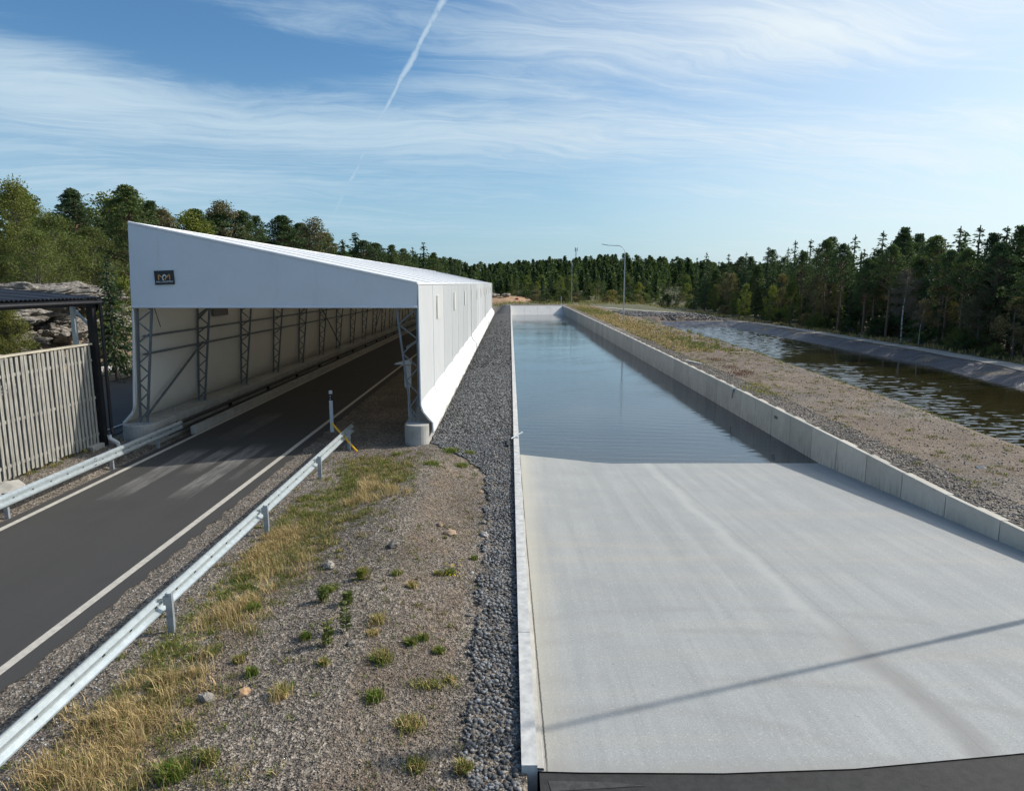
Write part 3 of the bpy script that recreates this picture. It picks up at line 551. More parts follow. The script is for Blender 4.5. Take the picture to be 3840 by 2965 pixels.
for a, b in zip(ys[:-1], ys[1:]):
    za, zb = float(prof(a)), float(prof(b)); za += .10; zb += .10
    V = [(.13, a, -.6), (.31, a, -2.7 if a > 25 else -1.6), (.31, b-.012, -2.7 if a > 25 else -1.6), (.13, b-.012, -.6), (.13, a, za), (.31, a, za), (.31, b-.012, zb), (.13, b-.012, zb)]
    o = mesh('kerb_block', V, [(3, 2, 1, 0), (4, 5, 6, 7), (0, 1, 5, 4), (1, 2, 6, 5), (2, 3, 7, 6), (3, 0, 4, 7)], 'concrete_pale', kw); o.location = (-.22, -78, 0)
V = []; F = []
for i, y in enumerate(np.linspace(6.93, 24, 30)):
    z = float(slabz(.35, y)); V += [(.31, y, z+.035), (.37+.01*math.sin(y*2), y, z+.03), (.38+.01*math.sin(y*2), y, z-.01)]
F = [(i*3+k, i*3+k+1, i*3+k+4, i*3+k+3) for i in range(29) for k in (0, 1)]; o = mesh('edge_fillet', V, F, 'concrete', kw); o.location = (-.22, -78, 0)

# fittings on the walls
def on_wall(px, py): d = rayv(px, py); return Vector((0, 0, CAMZ))+d*(WR/d.x)
p = on_wall(1655, 890); o = mesh('drain_opening', *(lambda q: (q.V, q.F))(B().box((-.012, -.17, -.055), (.02, .17, .055)).box((-.02, -.19, .055), (.02, .19, .068))), 'black_plastic', loc=p); tag(o, 'black rectangular drain slot in the right canal wall', 'drain')
p = on_wall(1565, 832); e = empty('wall_bracket', p); tag(e, 'small grey clamp hooked over the right canal wall', 'bracket')
B().box((-.10, -.12, -.12), (-.01, .12, .1), .01).o('clamp_body', 'galv_dark', e); B().tube([(-.06, -.12, .02), (-.1, -.2, .1), (.15, -.2, .16)], .022).o('handle', 'galv_dark', e); B().tube([(-.06, .02, -.1), (-.06, .02, -.42)], .018).o('rod', 'rail_black', e)
p = at(1099, 935, .06); e = empty('kerb_bracket', (.2, p.y, .08)); tag(e, 'small galvanised clamp with dark hose lying over the narrow kerb', 'bracket')
B().tube([(-.16, -.18, .02), (-.02, 0, .07), (.2, .22, .14)], .022).tube([(.17, .20, .13), (.24, .26, .16)], .034).o('clamp_arm', 'galv', e)
B().box((-.1, -.05, -.01), (.1, .05, .03), .006).o('clamp_plate', 'galv_dark', e); B().tube([(-.2, -.1, .0), (-.27, -.3, .02), (-.24, -.7, -.02), (-.28, -1., -.05)], .05).o('hose', 'black_plastic', e)
p = at(1470, 775, .15); e = empty('loose_plank', (12.15, p.y, float(H(12.15, p.y))+.08)); tag(e, 'pale grey plank lying beside the canal wall top', 'plank'); e.rotation_euler = (.03, .05, .35)
B().box((-.09, -.85, -.03), (.09, .85, .03), .008).o('board', 'concrete_pale', e); B().box((-.02, -.8, .03), (.05, -.72, .07)).o('cleat', 'timber', e)
e = empty('marker_post', (11.2, 150.15, .57)); tag(e, 'small grey post standing at the far right corner of the canal', 'post'); B().tube([(0, 0, 0), (0, 0, 1.5)], .05).o('shaft', 'galv', e); B().box((-.09, -.09, 1.5), (.09, .09, 2.0), .02).o('cap', 'grey_box', e)
p = at(1950, 884, -.8); e = empty('drain_pipe', (p.x, p.y, -.82), .3); tag(e, 'black pipe with a blue cap lying at the pond edge', 'pipe'); B().tube([(-.9, .1, .12), (-.2, 0, .05), (.2, 0, .0)], .07).o('pipe_body', 'black_plastic', e); B().tube([(.2, 0, 0), (.42, 0, -.02)], .085, 12).o('pipe_cap', 'blue_cap', e)

# ------------------------------------------------------------------ the fabric hall
Y0 = 22.6; BAY = 4.4; NB = 21; YE = Y0+BAY*NB
XR, ZR = -3.02, 5.38; XL, ZL = -12.25, 7.30; ZF = 4.63; XLb = -12.62
hall = empty('storage_hall', ((XR+XL)/2, (Y0+YE)/2, 0)); hl = hall.location.copy()
tag(hall, 'long white fabric covered drive through hall with sloping roof', 'hall')
def part(b, name, m, parent=None, **k):
    o = b.o(name, m, parent or hall, **k)
    if not parent: o.location = -hl
    return o
def bow(i, n): return math.sin(math.pi*i/n)
NS = 6
for k in range(NB):
    a = Y0+k*BAY; b_ = a+BAY
    # roof panel, sagging a little between the frames, seam welts at both ends
    V = []; F = []; n = 9
    for j in range(NS+1):
        y = a+BAY*j/NS
        for i in range(n+1):
            f = i/n; V.append((XL+(XR-XL)*f, y, ZL+(ZR-ZL)*f-.035*bow(j, NS)*bow(i, n)+(.02 if j in (0, NS) else 0)))
    F = [(j*(n+1)+i, j*(n+1)+i+1, (j+1)*(n+1)+i+1, (j+1)*(n+1)+i) for j in range(NS) for i in range(n)]
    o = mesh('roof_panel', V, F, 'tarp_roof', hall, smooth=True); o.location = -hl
    if k: part(B().tube([(XL, a, ZL+.012), (XR, a, ZR+.012)], .03, 6), 'roof_seam', 'seam_grey')
    if k: part(B().tube([(XR+.004, a, ZR-.05), (XR+.004, a, 1.35), (XR+.085, a, 1.12)], .018, 6), 'wall_seam', 'tarp_roof')
    for side, x0, x1, zt in (('r', XR, XR, ZR), ('l', XL, XLb, ZL)):
        V = []; F = []; sg = 1 if side == 'r' else -1
        P2 = [(x0, zt), (x0+(x1-x0)*.25, zt-.9), (x0+(x1-x0)*.5, (zt+1.3)/2), (x0+(x1-x0)*.8, 2.0), (x1, 1.35), (x1+sg*.07, 1.12), (x1+sg*.27, .86), (x1+sg*.38, .76), (x1+sg*.40, .62), (x1+sg*.41, .34)]
        m = len(P2)
        for j in range(NS+1):
            y = a+BAY*j/NS
            for i, (x, z) in enumerate(P2):
                w = .045*bow(j, NS)*(1 if 0 < i < 5 else 0); zz_ = z+((.05*math.sin(y*2.3+k)+.03*math.sin(y*7.1)) if i == m-1 else 0); V.append((x-sg*w, y, zz_))
        F = [(j*m+i, j*m+i+1, (j+1)*m+i+1, (j+1)*m+i) for j in range(NS) for i in range(4)]
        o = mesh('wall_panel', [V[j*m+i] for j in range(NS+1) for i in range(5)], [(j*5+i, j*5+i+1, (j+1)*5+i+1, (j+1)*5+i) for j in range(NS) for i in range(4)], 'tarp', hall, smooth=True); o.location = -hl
        F = [(j*m+i, j*m+i+1, (j+1)*m+i+1, (j+1)*m+i) for j in range(NS) for i in range(4, m-1)]
        o = mesh('skirt', [V[j*m+i] for j in range(NS+1) for i in range(4, m)], [(j*6+i, j*6+i+1, (j+1)*6+i+1, (j+1)*6+i) for j in range(NS) for i in range(5)], 'tarp_skirt', hall, smooth=True); o.location = -hl
        if side == 'l':
            V2 = [(x+.03, y, z) for x, y, z in V if z > .7]; m2 = m-2; F2 = [(j*m2+i, j*m2+i+1, (j+1)*m2+i+1, (j+1)*m2+i) for j in range(NS) for i in range(m2-1)]
            o = mesh('wall_lining', V2, F2, 'tarp_lining', hall, smooth=True); o.location = -hl
    if k % 2 == 1 and k < 20:
        yc = a+BAY*.5; xw = XL+(XLb-XL)*.32
        part(B().box((XR-.035, yc-.55, 3.95), (XR+.012, yc+.55, 4.85)).box((XR-.03, yc-.6, 4.85), (XR+.02, yc+.6, 4.89)), 'vent_window', 'vent_mesh')
    if k % 2 == 1 and k < 20:
        part(B().box((XLb+.33, yc-.75, 4.05), (XLb+.36, yc+.75, 5.0)), 'vent_window', 'vent_inner')
# joint covers every few bays on the sunny wall
for y in (Y0+BAY*7, Y0+BAY*14, YE, Y0):
    pts = [(XR+.02, y, ZR-.02), (XR+.025, y, 1.35), (XR+.11, y, 1.12), (XR+.31, y, .88), (XR+.41, y, .77), (XR+.43, y, .4)]
    part(B().tube(pts, .05 if y > Y0 else .035), 'joint_cover', 'tarp_roof')
part(B().tube([(XL-.0, Y0, ZL-.02), (XL-.15, Y0, 4), (XLb, Y0, 1.35), (XLb-.08, Y0, 1.1), (XLb-.3, Y0, .86), (XLb-.4, Y0, .77)], .035), 'joint_cover', 'tarp_roof')
part(B().tube([(XL, Y0, ZL+.02), (XL, YE, ZL+.02)], .04), 'ridge_edge', 'tarp_roof'); part(B().tube([(XR, Y0, ZR), (XR, YE, ZR)], .035), 'eave_edge', 'tarp_roof')
part(B().tube([(XL, Y0-.03, ZL+.02), (XR, Y0-.03, ZR+.02)], .05), 'front_edge', 'tarp_roof')
for yy_, nm in ((Y0-.05, 'front_panel'), (YE+.02, 'rear_panel')):
    V = []; n = 24; mz = 8
    for j in range(mz+1):
        for i in range(n+1):
            f = i/n; xt = XL+(XR-XL)*f; xb = (XL-.13)+(XR-.02-(XL-.13))*f; zt = ZL+(ZR-ZL)*f; q = j/mz; z = zt+(ZF-zt)*q
            V.append((xt+(xb-xt)*q, yy_+.02*math.sin(f*40)*q*q*.4-.02*math.sin(q*3.1)*math.sin(f*3.1), z))
    F = [(j*(n+1)+i, j*(n+1)+i+1, (j+1)*(n+1)+i+1, (j+1)*(n+1)+i) for j in range(mz) for i in range(n)]
    o = mesh(nm, V, F, 'tarp_front', hall, smooth=True); o.location = -hl
    part(B().tube([(XL-.13, yy_, ZF), (XR-.02, yy_, ZF)], .04), 'hem_bar', 'tarp_front')
# plinths with rounded nose
for xa, xb in ((-3.55, -2.72), (-13.0, -11.97)):
    r = (xb-xa)/2; V = []; F = []; ns = 14; b = B()
    ring = [((xa+xb)/2-r*math.cos(math.pi*i/ns), Y0-.02-min(r, .42)*math.sin(math.pi*i/ns)) for i in range(ns+1)]+[(xb, Y0+.6), (xa, Y0+.6)]
    m = len(ring); V = [(x, y, z) for z in (-.05, .70, .735) for x, y in ring]
    V = [(x, y, z) for z, s_ in ((-.05, 1.), (.71, 1.), (.735, .97)) for x, y in [((px-(xa+xb)/2)*s_+(xa+xb)/2, (py-Y0)*s_+Y0) for px, py in ring]]
    F = [(l*m+i, l*m+(i+1) % m, l*m+m+(i+1) % m, l*m+m+i) for l in range(2) for i in range(m)]+[tuple(range(2*m, 3*m))]
    o = mesh('plinth_nose', V, F, 'concrete', hall); o.location = -hl
    y = Y0+.615
    while y < YE:
        b2 = min(y+2.2, YE+.5); part(B().box((xa+.006, y, -.05), (xb-.006, b2-.015, .732), .012), 'plinth_block', 'concrete'); y = b2
part(B().box((-11.55+.0, 24.2, .0), (-11.4, YE, .30)), 'kerb_base', 'concrete')
part(B().tube([(-11.75, 22.9, .50), (-11.78, YE, .50)], .07), 'crash_rail', 'rail_black'); part(B().tube([(-11.72, 23.0, .28), (-11.74, YE, .28)], .05), 'crash_rail', 'rail_black')
pb = B()
for k in range(20): pb.box((-11.95, 24+k*4.6, .2), (-11.83, 24.08+k*4.6, .52))
part(pb, 'rail_bracket', 'rail_black', kind='stuff')
part(B().tube([(-12.05, 24.2, .73), (-12.05, 24.2, 1.02)], .02, 6).tube([(-11.9, 24.2, .72), (-12.2, 24.2, .72)], .015, 6), 'ground_bolt', 'galv_dark')
# lattice columns
def column(k, side):
    y = Y0+.12+k*BAY if k < NB else YE-.12
    sg = 1 if side == 'l' else -1
    xo_b, xo_t = (XLb+.10, XL+.10) if side == 'l' else (XR-.05, XR-.05)
    zt = 6.9 if side == 'l' else 5.15; wt = (.66, .40)[side == 'l'] if False else (.60 if side == 'l' else .74); wb = .24 if side == 'l' else .24
    if side == 'l': wt = .62
    c = empty('truss_column', (xo_b+sg*.15, y, .735)); c.parent = hall; c.location = Vector((xo_b+sg*.15, y, .735))-hl
    org = Vector((xo_b+sg*.15, y, .735)); f = lambda p: Vector(p)-org
    def xo(z): q = (z-.735)/(zt-.735); return xo_b+(xo_t-xo_b)*q
    def xi(z): q = (z-.735)/(zt-.735); return xo(z)+sg*(wb+(wt-wb)*q)
    B().bar(f((xo(.74), y, .74)), f((xo(zt), y, zt)), .065).o('chord', 'truss_steel', c)
    B().bar(f((xi(.74), y, .74)), f((xi(zt), y, zt)), .065).o('chord', 'truss_steel', c)
    L = B(); z = .85; s_ = 0; st_ = (.30, .42)[side == 'r']
    while z < zt-st_*1.3:
        d = st_*(1+.25*(z-.7)/4); p, q = ((xi(z), y, z), (xo(z+d), y, z+d)) if s_ else ((xo(z), y, z), (xi(z+d), y, z+d)); L.bar(f(p), f(q), .038); z += d; s_ ^= 1
    L.o('lacing', 'truss_steel', c); B().box((-.26, -.09, 0), (.26, .09, .03)).o('base_plate', 'galv_dark', c)
for k in range(NB+1):
    column(k, 'l'); column(k, 'r')
    y = Y0+.12+k*BAY if k < NB else YE-.12; R_ = B(); R_.bar((XL+.1, y, ZL-.12), (XR-.05, y, ZR-.12), .06).bar((XL+.7, y, ZL-.85), (XR-.7, y, ZR-.38), .06)
    nl = 14
    for i in range(nl):
        f1 = i/nl; f2 = (i+1)/nl; up = lambda f: (XL+.1+(XR-.05-XL-.1)*f, y, ZL-.12+(ZR-ZL)*f); lo = lambda f: (XL+.7+(XR-.7-XL-.7)*f, y, ZL-.85+(ZR-.38-ZL+.85)*f)
        R_.bar(up(f1) if i % 2 else lo(f1), lo(f2) if i % 2 else up(f2), .035)
    part(R_, 'roof_truss', 'truss_steel')
for x, z in ((XLb+.42, 3.06), (XLb+.46, 3.66), (XR-.40, 3.3)): part(B().bar((x, Y0+.1, z), (x, YE-.1, z), .055, .07), 'girt', 'truss_steel')
def brace(k, z0, z1, x=XLb+.30, d=1): part(B().bar((x, Y0+.15+k*BAY, z0), (x+(.12 if x < -8 else 0), Y0+.15+(k+d)*BAY, z1), .06), 'diagonal_brace', 'truss_steel')
brace(0, .95, 3.1); brace(1, 4.0, 5.9); brace(1, 4.0, 5.9, d=-1) if False else None; brace(5, 4.0, 1.0); brace(4, 3.6, 5.2); brace(9, 1., 4.0); brace(13, 4., 1.); brace(0, .95, 4.2, XR-.2); brace(6, 4.2, .95, XR-.2)
part(B().tube([(XLb+.55, Y0+.5, 5.2), (XLb+.5, Y0+1.2, 3.9)], .012, 5), 'cable', 'rail_black')
# sign on the front panel
ctr = atY(617, 1041, Y0-.05) if False else Vector((0, 0, CAMZ))+rayv(350.5, 592)*((Y0-.09)/rayv(350.5, 592).y)
sg_ = B().box((-.315, -.012, -.225), (.315, .012, .225), .004).o('sign_board', 'black_plastic', hall); sg_.location = ctr-hl; sg_.rotation_euler = (0, math.radians(-1.8), 0)
for nm, c in (('logo_gold', (.62, .30, .08)), ('logo_white', (.75, .78, .8)), ('letter_grey', (.45, .47, .5))):
    t = newmat(nm); out(t, principled(t, c, .5).outputs[0])
def stroke(name, pts, w, m):
    b = B()
    for p, q in zip(pts[:-1], pts[1:]): b.bar((p[0], -.016, p[1]), (q[0], -.016, q[1]), w, w) if False else b.add(*(lambda P, Q: ([(P[0]-w/2*nx, -.0155, P[1]-w/2*nz), (P[0]+w/2*nx, -.0155, P[1]+w/2*nz), (Q[0]+w/2*nx, -.0155, Q[1]+w/2*nz), (Q[0]-w/2*nx, -.0155, Q[1]-w/2*nz)], [(0, 1, 2, 3), (3, 2, 1, 0)][:1]))(p, q)) if [globals().__setitem__('nx', -(q[1]-p[1])/math.dist(p, q)), globals().__setitem__('nz', (q[0]-p[0])/math.dist(p, q))] else None
    b.o(name, m, sg_)
stroke('logo_stroke', [(-.18, -.07), (-.18, .10), (-.055, -.00)], .036, 'logo_gold'); stroke('logo_stroke', [(.18, -.07), (.18, .10), (.035, -.03), (.03, -.08)], .036, 'logo_gold')
stroke('logo_arch', [(-.035, -.085), (-.055, .02), (.01, .10), (.07, .035)], .034, 'logo_white')
tc = bpy.data.curves.new('lettering', 'FONT'); tc.body = 'HALLGRUPPEN'; tc.size = .078; tc.align_x = 'CENTER'; tc.align_y = 'CENTER'; tc.space_character = 1.05; tc.extrude = .001
to = bpy.data.objects.new('lettering', tc); COL.objects.link(to); dg = bpy.context.evaluated_depsgraph_get(); me = bpy.data.meshes.new_from_object(to.evaluated_get(dg)); bpy.data.objects.remove(to)
me.materials.clear(); me.materials.append(MATS['logo_white']); to = bpy.data.objects.new('lettering', me); COL.objects.link(to); to.parent = sg_; to.location = (0, -.016, -.135); to.rotation_euler = (math.pi/2, 0, 0); to.scale = (1.02, 1, 1)
# electrical cabinet beside the right front column
e = empty('cable_cabinet', (-3.62, 24.1, 0)); tag(e, 'narrow grey cabinet on a post just inside the hall front corner', 'cabinet')
B().box((-.03, -.04, 0), (.05, .04, 1.75)).o('post', 'grey_box', e); B().box((-.12, -.1, 1.75), (.1, .1, 2.55), .01).o('box', 'grey_box', e); B().add([(-.45, -.15, 2.60), (.12, -.15, 2.75), (.12, .15, 2.75), (-.45, .15, 2.60), (-.45, -.15, 2.57), (.12, -.15, 2.57), (.12, .15, 2.57), (-.45, .15, 2.57)], [(0, 1, 2, 3), (7, 6, 5, 4), (0, 4, 5, 1), (1, 5, 6, 2), (2, 6, 7, 3), (3, 7, 4, 0)]).o('canopy', 'grey_box', e)

# ------------------------------------------------------------------ guard rails
prof_w = [(.000, .155), (.020, .150), (.080, .105), (.080, .065), (.020, .022), (.020, -.022), (.080, -.065), (.080, -.105), (.020, -.150), (.000, -.155)]
def guard(name, x, ys_posts, y0, y1, top, face, label, segs):
    e = empty(name, (x, (y0+y1)/2, 0)); tag(e, label, 'guard rail'); oc = Vector((x, (y0+y1)/2, 0)); zc = top-.155
    for a, b in zip(segs[:-1], segs[1:]):
        V = []
        for y in (a, b+.12):
            for q, w in prof_w: V.append((face*(q+(.004 if y == a else 0))-face*.05, y-oc.y, zc+w))
        n = len(prof_w); F = [(i, i+1, n+i+1, n+i) for i in range(n-1)]
        o = mesh('rail_beam', V, F, 'galv', e, smooth=False); md_ = o.modifiers.new('solid', 'SOLIDIFY'); md_.thickness = .004
        bt = B()
        for dy in (.03, .09):
            for w in (-.12, -.05, .05, .12): bt.tube([(face*.03+face*(.0 if abs(w) > .1 else .0), b-oc.y+dy, zc+w), (face*.046, b-oc.y+dy, zc+w)], .011, 6)
        for y in np.arange(a+.5, b, .66): bt.box((-.035 if face > 0 else .022, y-oc.y-.03, zc-.012), (-.022 if face > 0 else .035, y-oc.y+.03, zc+.012))
        bt.o('bolts', 'rail_black', o, kind='stuff')
    for y in ys_posts:
        px = -face*.14
        b = B().box((px-.05, y-oc.y-.03, -.15), (px-.042, y-oc.y+.03, top-.01)).box((px-.042, y-oc.y-.03, -.15), (px+.05, y-oc.y-.022, top-.01)).box((px+.042, y-oc.y-.022, -.15), (px+.05, y-oc.y+.03, top-.01))
        o = b.o('post', 'galv_dark', e); B().box((min(px+.05*face, -.05*face), y-oc.y-.025, zc-.05), (max(px+.05*face, -.03*face), y-oc.y+.02, zc+.09)).bar((px, y-oc.y-.03, zc+.10), (0, y-oc.y-.10, zc+.06), .02).o('spacer', 'galv_dark', o)
    return e
guard('guard_rail', -5.45, [5.7, 10.0, 14.25, 18.5, 22.0], 2, 23.2, .66, -1, 'galvanised steel guard rail along the gravelly mound, right of the road', [1.6, 5.3, 9.3, 13.6, 17.9, 21.0, 23.1])
guard('guard_rail', -11.55, [7.2, 11.3, 15.25, 19.5, 22.15], 2, 23.6, .63, 1, 'galvanised steel guard rail left of the road, in front of the timber fence', [1.5, 5.8, 10, 14.2, 18.4, 23.5])
e = empty('road_marker', (-6.54, 24.6, 0)); tag(e, 'white delineator post with black reflector band beside the road at the hall mouth', 'marker post')
B().add([(-.06, -.03, 0), (.06, -.03, 0), (.06, .03, 0), (-.06, .03, 0), (-.06, -.03, 1.5), (.06, -.03, 1.5), (.06, .03, 1.5), (-.06, .03, 1.5)], [(0, 1, 5, 4), (1, 2, 6, 5), (2, 3, 7, 6), (3, 0, 4, 7)]).o('post', 'white_plastic', e)
B().box((-.065, -.035, 1.18), (.065, .035, 1.42)).o('reflector_band', 'black_plastic', e); B().box((-.058, -.028, 1.42), (.058, .028, 1.55), .01).o('cap', 'white_plastic', e)
for z in (1.24, 1.34): B().tube([(-.01, -.036, z), (-.01, -.042, z)], .02, 10).o('reflector', 'white_plastic', e)
pa = at(708, 902, .95); pb_ = at(762, 963, .0)
e = empty('yellow_pole', (pb_.x, pb_.y, 0)); tag(e, 'bright yellow pole leaning across the end of the right guard rail', 'pole')
q = Vector((0, 0, CAMZ))+rayv(708, 903)*(22.4/rayv(708, 903).y)-Vector((pb_.x, pb_.y, 0)); B().tube([(0, 0, 0), tuple(q)], .032, 10).o('pole', 'yellow_paint', e); mid = q*.25; B().box((mid.x-.02, mid.y-.04, mid.z-.22), (mid.x+.0, mid.y-.03, mid.z+.12)).o('strap', 'white_plastic', e)

# ------------------------------------------------------------------ lamps
def lamp(x, y, label, rz=0):
    z0 = float(H(x, y)); e = empty('street_lamp', (x, y, z0), rz); tag(e, label, 'street lamp', 'street lamps on the strip between canal and pond')
    B().tube([(0, 0, 0), (0, 0, 1.4), (0, 0, 1.45), (0, 0, 5.5), (0, 0, 5.6), (0, 0, 8.8)], [.10, .10, .075, .07, .055, .05], 12).o('pole', 'galv_dark', e)
    pts = [(0, 0, 8.8)]+[(-1.0+1.0*math.cos(a), 0, 8.8+1.0*math.sin(a)) for a in np.linspace(.15, math.pi/2, 8)]+[(-2.3, 0, 9.83)]
    B().tube(pts, [.05]+[.045]*8+[.035], 10).o('arm', 'galv_dark', e)
    B().add([(-2.2, -.05, 9.80), (-2.2, .05, 9.80), (-2.95, .13, 9.93), (-3.05, 0, 9.94), (-2.95, -.13, 9.93), (-2.2, -.04, 9.88), (-2.2, .04, 9.88), (-2.95, .11, 10.0), (-3.03, 0, 10.0), (-2.95, -.11, 10.0)], [(0, 1, 2, 3, 4), (9, 8, 7, 6, 5), (0, 5, 6, 1), (1, 6, 7, 2), (2, 7, 8, 3), (3, 8, 9, 4), (4, 9, 5, 0)]).o('lamp_head', 'galv_dark', e)
    B().box((-.17, -.17, -.1), (.17, .17, .06), .02).o('foot', 'concrete', e); return e
lamp(14.9, 90, 'tall grey street lamp with arm over the canal, nearer of the two standing'); lamp(14.95, 167, 'distant street lamp at the far end of the canal', -math.pi/2)
lamp(14.8, 13.1, 'street lamp just outside the right edge casting the thin shadow', math.radians(20.5))
# telecom mast on the far hill
mp = Vector((0, 0, CAMZ))+rayv(1228, 560)*(520/rayv(1228, 560).y); e = empty('radio_mast', (mp.x, 520, float(H(mp.x, 520)))); tag(e, 'slim lattice radio mast on the distant wooded hill', 'mast')
topz = (Vector((0, 0, CAMZ))+rayv(1228, 527)*(520/rayv(1228, 527).y)).z-e.location.z
L = B()
for dx_, dy_ in ((-.4, -.3), (.4, -.3), (0, .4)): L.bar((dx_, dy_, 0), (dx_, dy_, topz-1), .16)
for i in range(int(topz/1.5)): L.bar((-.4 if i % 2 else .4, -.3, i*1.5), (.4 if i % 2 else -.4, -.3, i*1.5+1.5), .1)
L.o('lattice', 'galv', e); A_ = B()
for a in range(3): A_.box((1.0*math.cos(a*2.1)-.2, 1.0*math.sin(a*2.1)-.2, topz-3.2), (1.0*math.cos(a*2.1)+.2, 1.0*math.sin(a*2.1)+.2, topz-.4))
A_.o('antennas', 'galv_dark', e)

# ------------------------------------------------------------------ shelter with timber fence
fx = -13.78; fe = empty('timber_fence', (fx, 18, 0)); tag(fe, 'tall weathered grey board fence beside the left guard rail', 'fence')
FK = .944; fe.location = (fx*FK, 18*FK, CAMZ*(1-FK)); fe.scale = (FK,)*3
y = 13.2; i = 0
pl_f = [B().box((0, -.056, .0), (.024, .056, 3.28), .004).o('plank', 'timber', fe, link=True)]
k0 = pl_f[0]; k0.location = (0, y-18, .12)
while y < 22.35:
    for dxx, dyy, nm in ((.0, 0, 'plank'), (-.075, .093, 'plank')):
        if i == 0 and dxx == 0: continue
        o = k0.copy(); COL.objects.link(o); o.parent = fe; o.location = (dxx+rng.uniform(-.004, .004), y+dyy-18+rng.uniform(-.012, .012), .12+rng.uniform(-.07, .05)-(.02 if dxx else 0)); o.rotation_euler = (rng.uniform(-.008, .008), 0, rng.uniform(-.08, .08))
        o.scale = (1, rng.uniform(.9, 1.12) if not dxx else 1.05, 1.0)
    y += .186; i += 1
for z in (.38, 2.85, 1.6): B().box((-.05, -4.8, z), (-.003, 4.45, z+.09)).o('rail', 'timber', fe)
B().box((-.12, -4.8, 3.41), (.06, 4.45, 3.46)).o('cap_board', 'timber_cap', fe)
for yy_ in (-4.6, -2.2, .2, 2.4, 4.3): B().box((-.19, yy_, -.2), (-.09, yy_+.1, 3.4)).o('fence_post', 'timber', fe)
sh = empty('shelter', (-16, 18, 0)); tag(sh, 'open shelter with black corrugated roof behind the timber fence', 'shelter')
sh.location = (-16*FK, 18*FK, CAMZ*(1-FK)); sh.scale = (FK,)*3
V = []; xs__ = np.linspace(-13.55, -22.5, 9); ysr = np.arange(12., 22.95, .035)
for y in ysr:
    for x in xs__: V.append((x, y, 4.93+(-13.55-x)*.085+.022*math.sin(y*2*math.pi/.18)))
n = len(xs__); F = [(j*n+i, j*n+i+1, (j+1)*n+i+1, (j+1)*n+i) for j in range(len(ysr)-1) for i in range(n-1)]
V2 = [(x, y, z-.012) for x, y, z in V]
o = mesh('corrugated_roof', V+V2, F+[tuple(k+len(V) for k in f[::-1]) for f in F], 'roof_black', sh); o.location = (16, -18, 0)
def sp_(b, nm, m): o = b.o(nm, m, sh); o.location = (16, -18, 0)
sp_(B().box((-13.72, 12, 4.68), (-13.6, 22.8, 4.86)), 'eave_beam', 'post_black'); sp_(B().box((-22.3, 22.62, 4.68), (-13.6, 22.74, 4.87)), 'end_beam', 'post_black')
sp_(B().tube([(-13.5, 12, 4.80), (-13.5, 22.9, 4.78)], .055, 8), 'gutter', 'post_black')
sp_(B().box((-13.86, 22.52, 0), (-13.66, 22.72, 4.68)), 'corner_post', 'post_black'); sp_(B().box((-13.78, 15.0, 0), (-13.9, 15.12, 4.68)), 'corner_post', 'post_black')
sp_(B().box((-14.25, 22.3, 0), (-14.13, 22.42, 4.75)), 'steel_post', 'galv'); sp_(B().box((-22.0, 22.5, 0), (-21.85, 22.65, 5.4)), 'steel_post', 'post_black')
sp_(B().tube([(-13.55, 22.8, 4.7), (-13.57, 22.8, .55), (-13.5, 22.75, .35)], .055, 8), 'downpipe', 'post_black'); sp_(B().bar((-13.75, 22.62, 3.9), (-14.4, 22.62, 4.65), .07), 'knee_brace', 'galv')
e = empty('drain_elbow', (-12.8, 21.35, .2)); tag(e, 'white plastic drain elbow at the foot of the black downpipe', 'pipe'); B().tube([(0, 0, .42), (.02, 0, .30), (.14, -.02, .24), (.28, -.05, .18), (.33, -.06, 0)], .065, 10).o('elbow', 'white_plastic', e)
o = mesh('footing_block', *(lambda q: (q.V, q.F))(B().box((-.2, -.3, 0), (.2, .3, .22), .02)), 'concrete', loc=(-13.02, 20.8, .22)); tag(o, 'low concrete footing block under the end of the fence', 'block')
rock('stone', (-12.75, 16.7, .27), (.42, .7, .15), 'concrete', 'flat grey boulder at the foot of the timber fence', seed=3)

# rocks of the cutting behind the second road
cut = [(-29.2, 41, 4.4, 3.6, 2.1, .9), (-29.6, 45.5, 4.6, 3.2, 2.4, .8), (-28.8, 37, 3.6, 2.6, 2.4, 1.0), (-28.0, 42.5, 2.6, 1.5, 1.9, .9), (-27.7, 47.5, 2.4, 1.4, 2.2, .8), (-27.9, 38.5, 2.0, 1.4, 1.5, .7), (-27.1, 44.5, 1.3, .9, 1.2, .5), (-29.8, 51, 4.2, 2.6, 2.6, 1.1), (-27.2, 40.5, 1.0, .7, .9, .4), (-28.6, 49.5, 3.2, 1.6, 1.5, .8), (-27.4, 34.5, 1.6, 1.2, 1.6, .8), (-30.5, 33, 4.0, 3., 2.6, 1.3)]
names = ['broad flat slab of grey rock on top of the road cutting', 'layered grey ledge crowning the cutting, right of the broad slab', 'dark weathered outcrop on the left of the cutting', 'stepped rock face in the middle of the cutting', 'blocky grey rock face at the right of the cutting', 'cracked boulder low on the left side of the cutting', 'small jutting boulder near the foot of the cutting', 'rock outcrop under the trees behind the steel post', 'small dark boulder low in the cutting', 'narrow ledge of rock half way up the cutting', 'rough boulder near the shelter roof end', 'mossy outcrop seen under the shelter roof']
for i, ((x, y, z, a, b, c), nm) in enumerate(zip(cut, names)): rock('rock_outcrop', (x, y, z), (a, b, c), 'rock', nm, 'rock', 'rock outcrops of the road cutting', 4, 20+i)

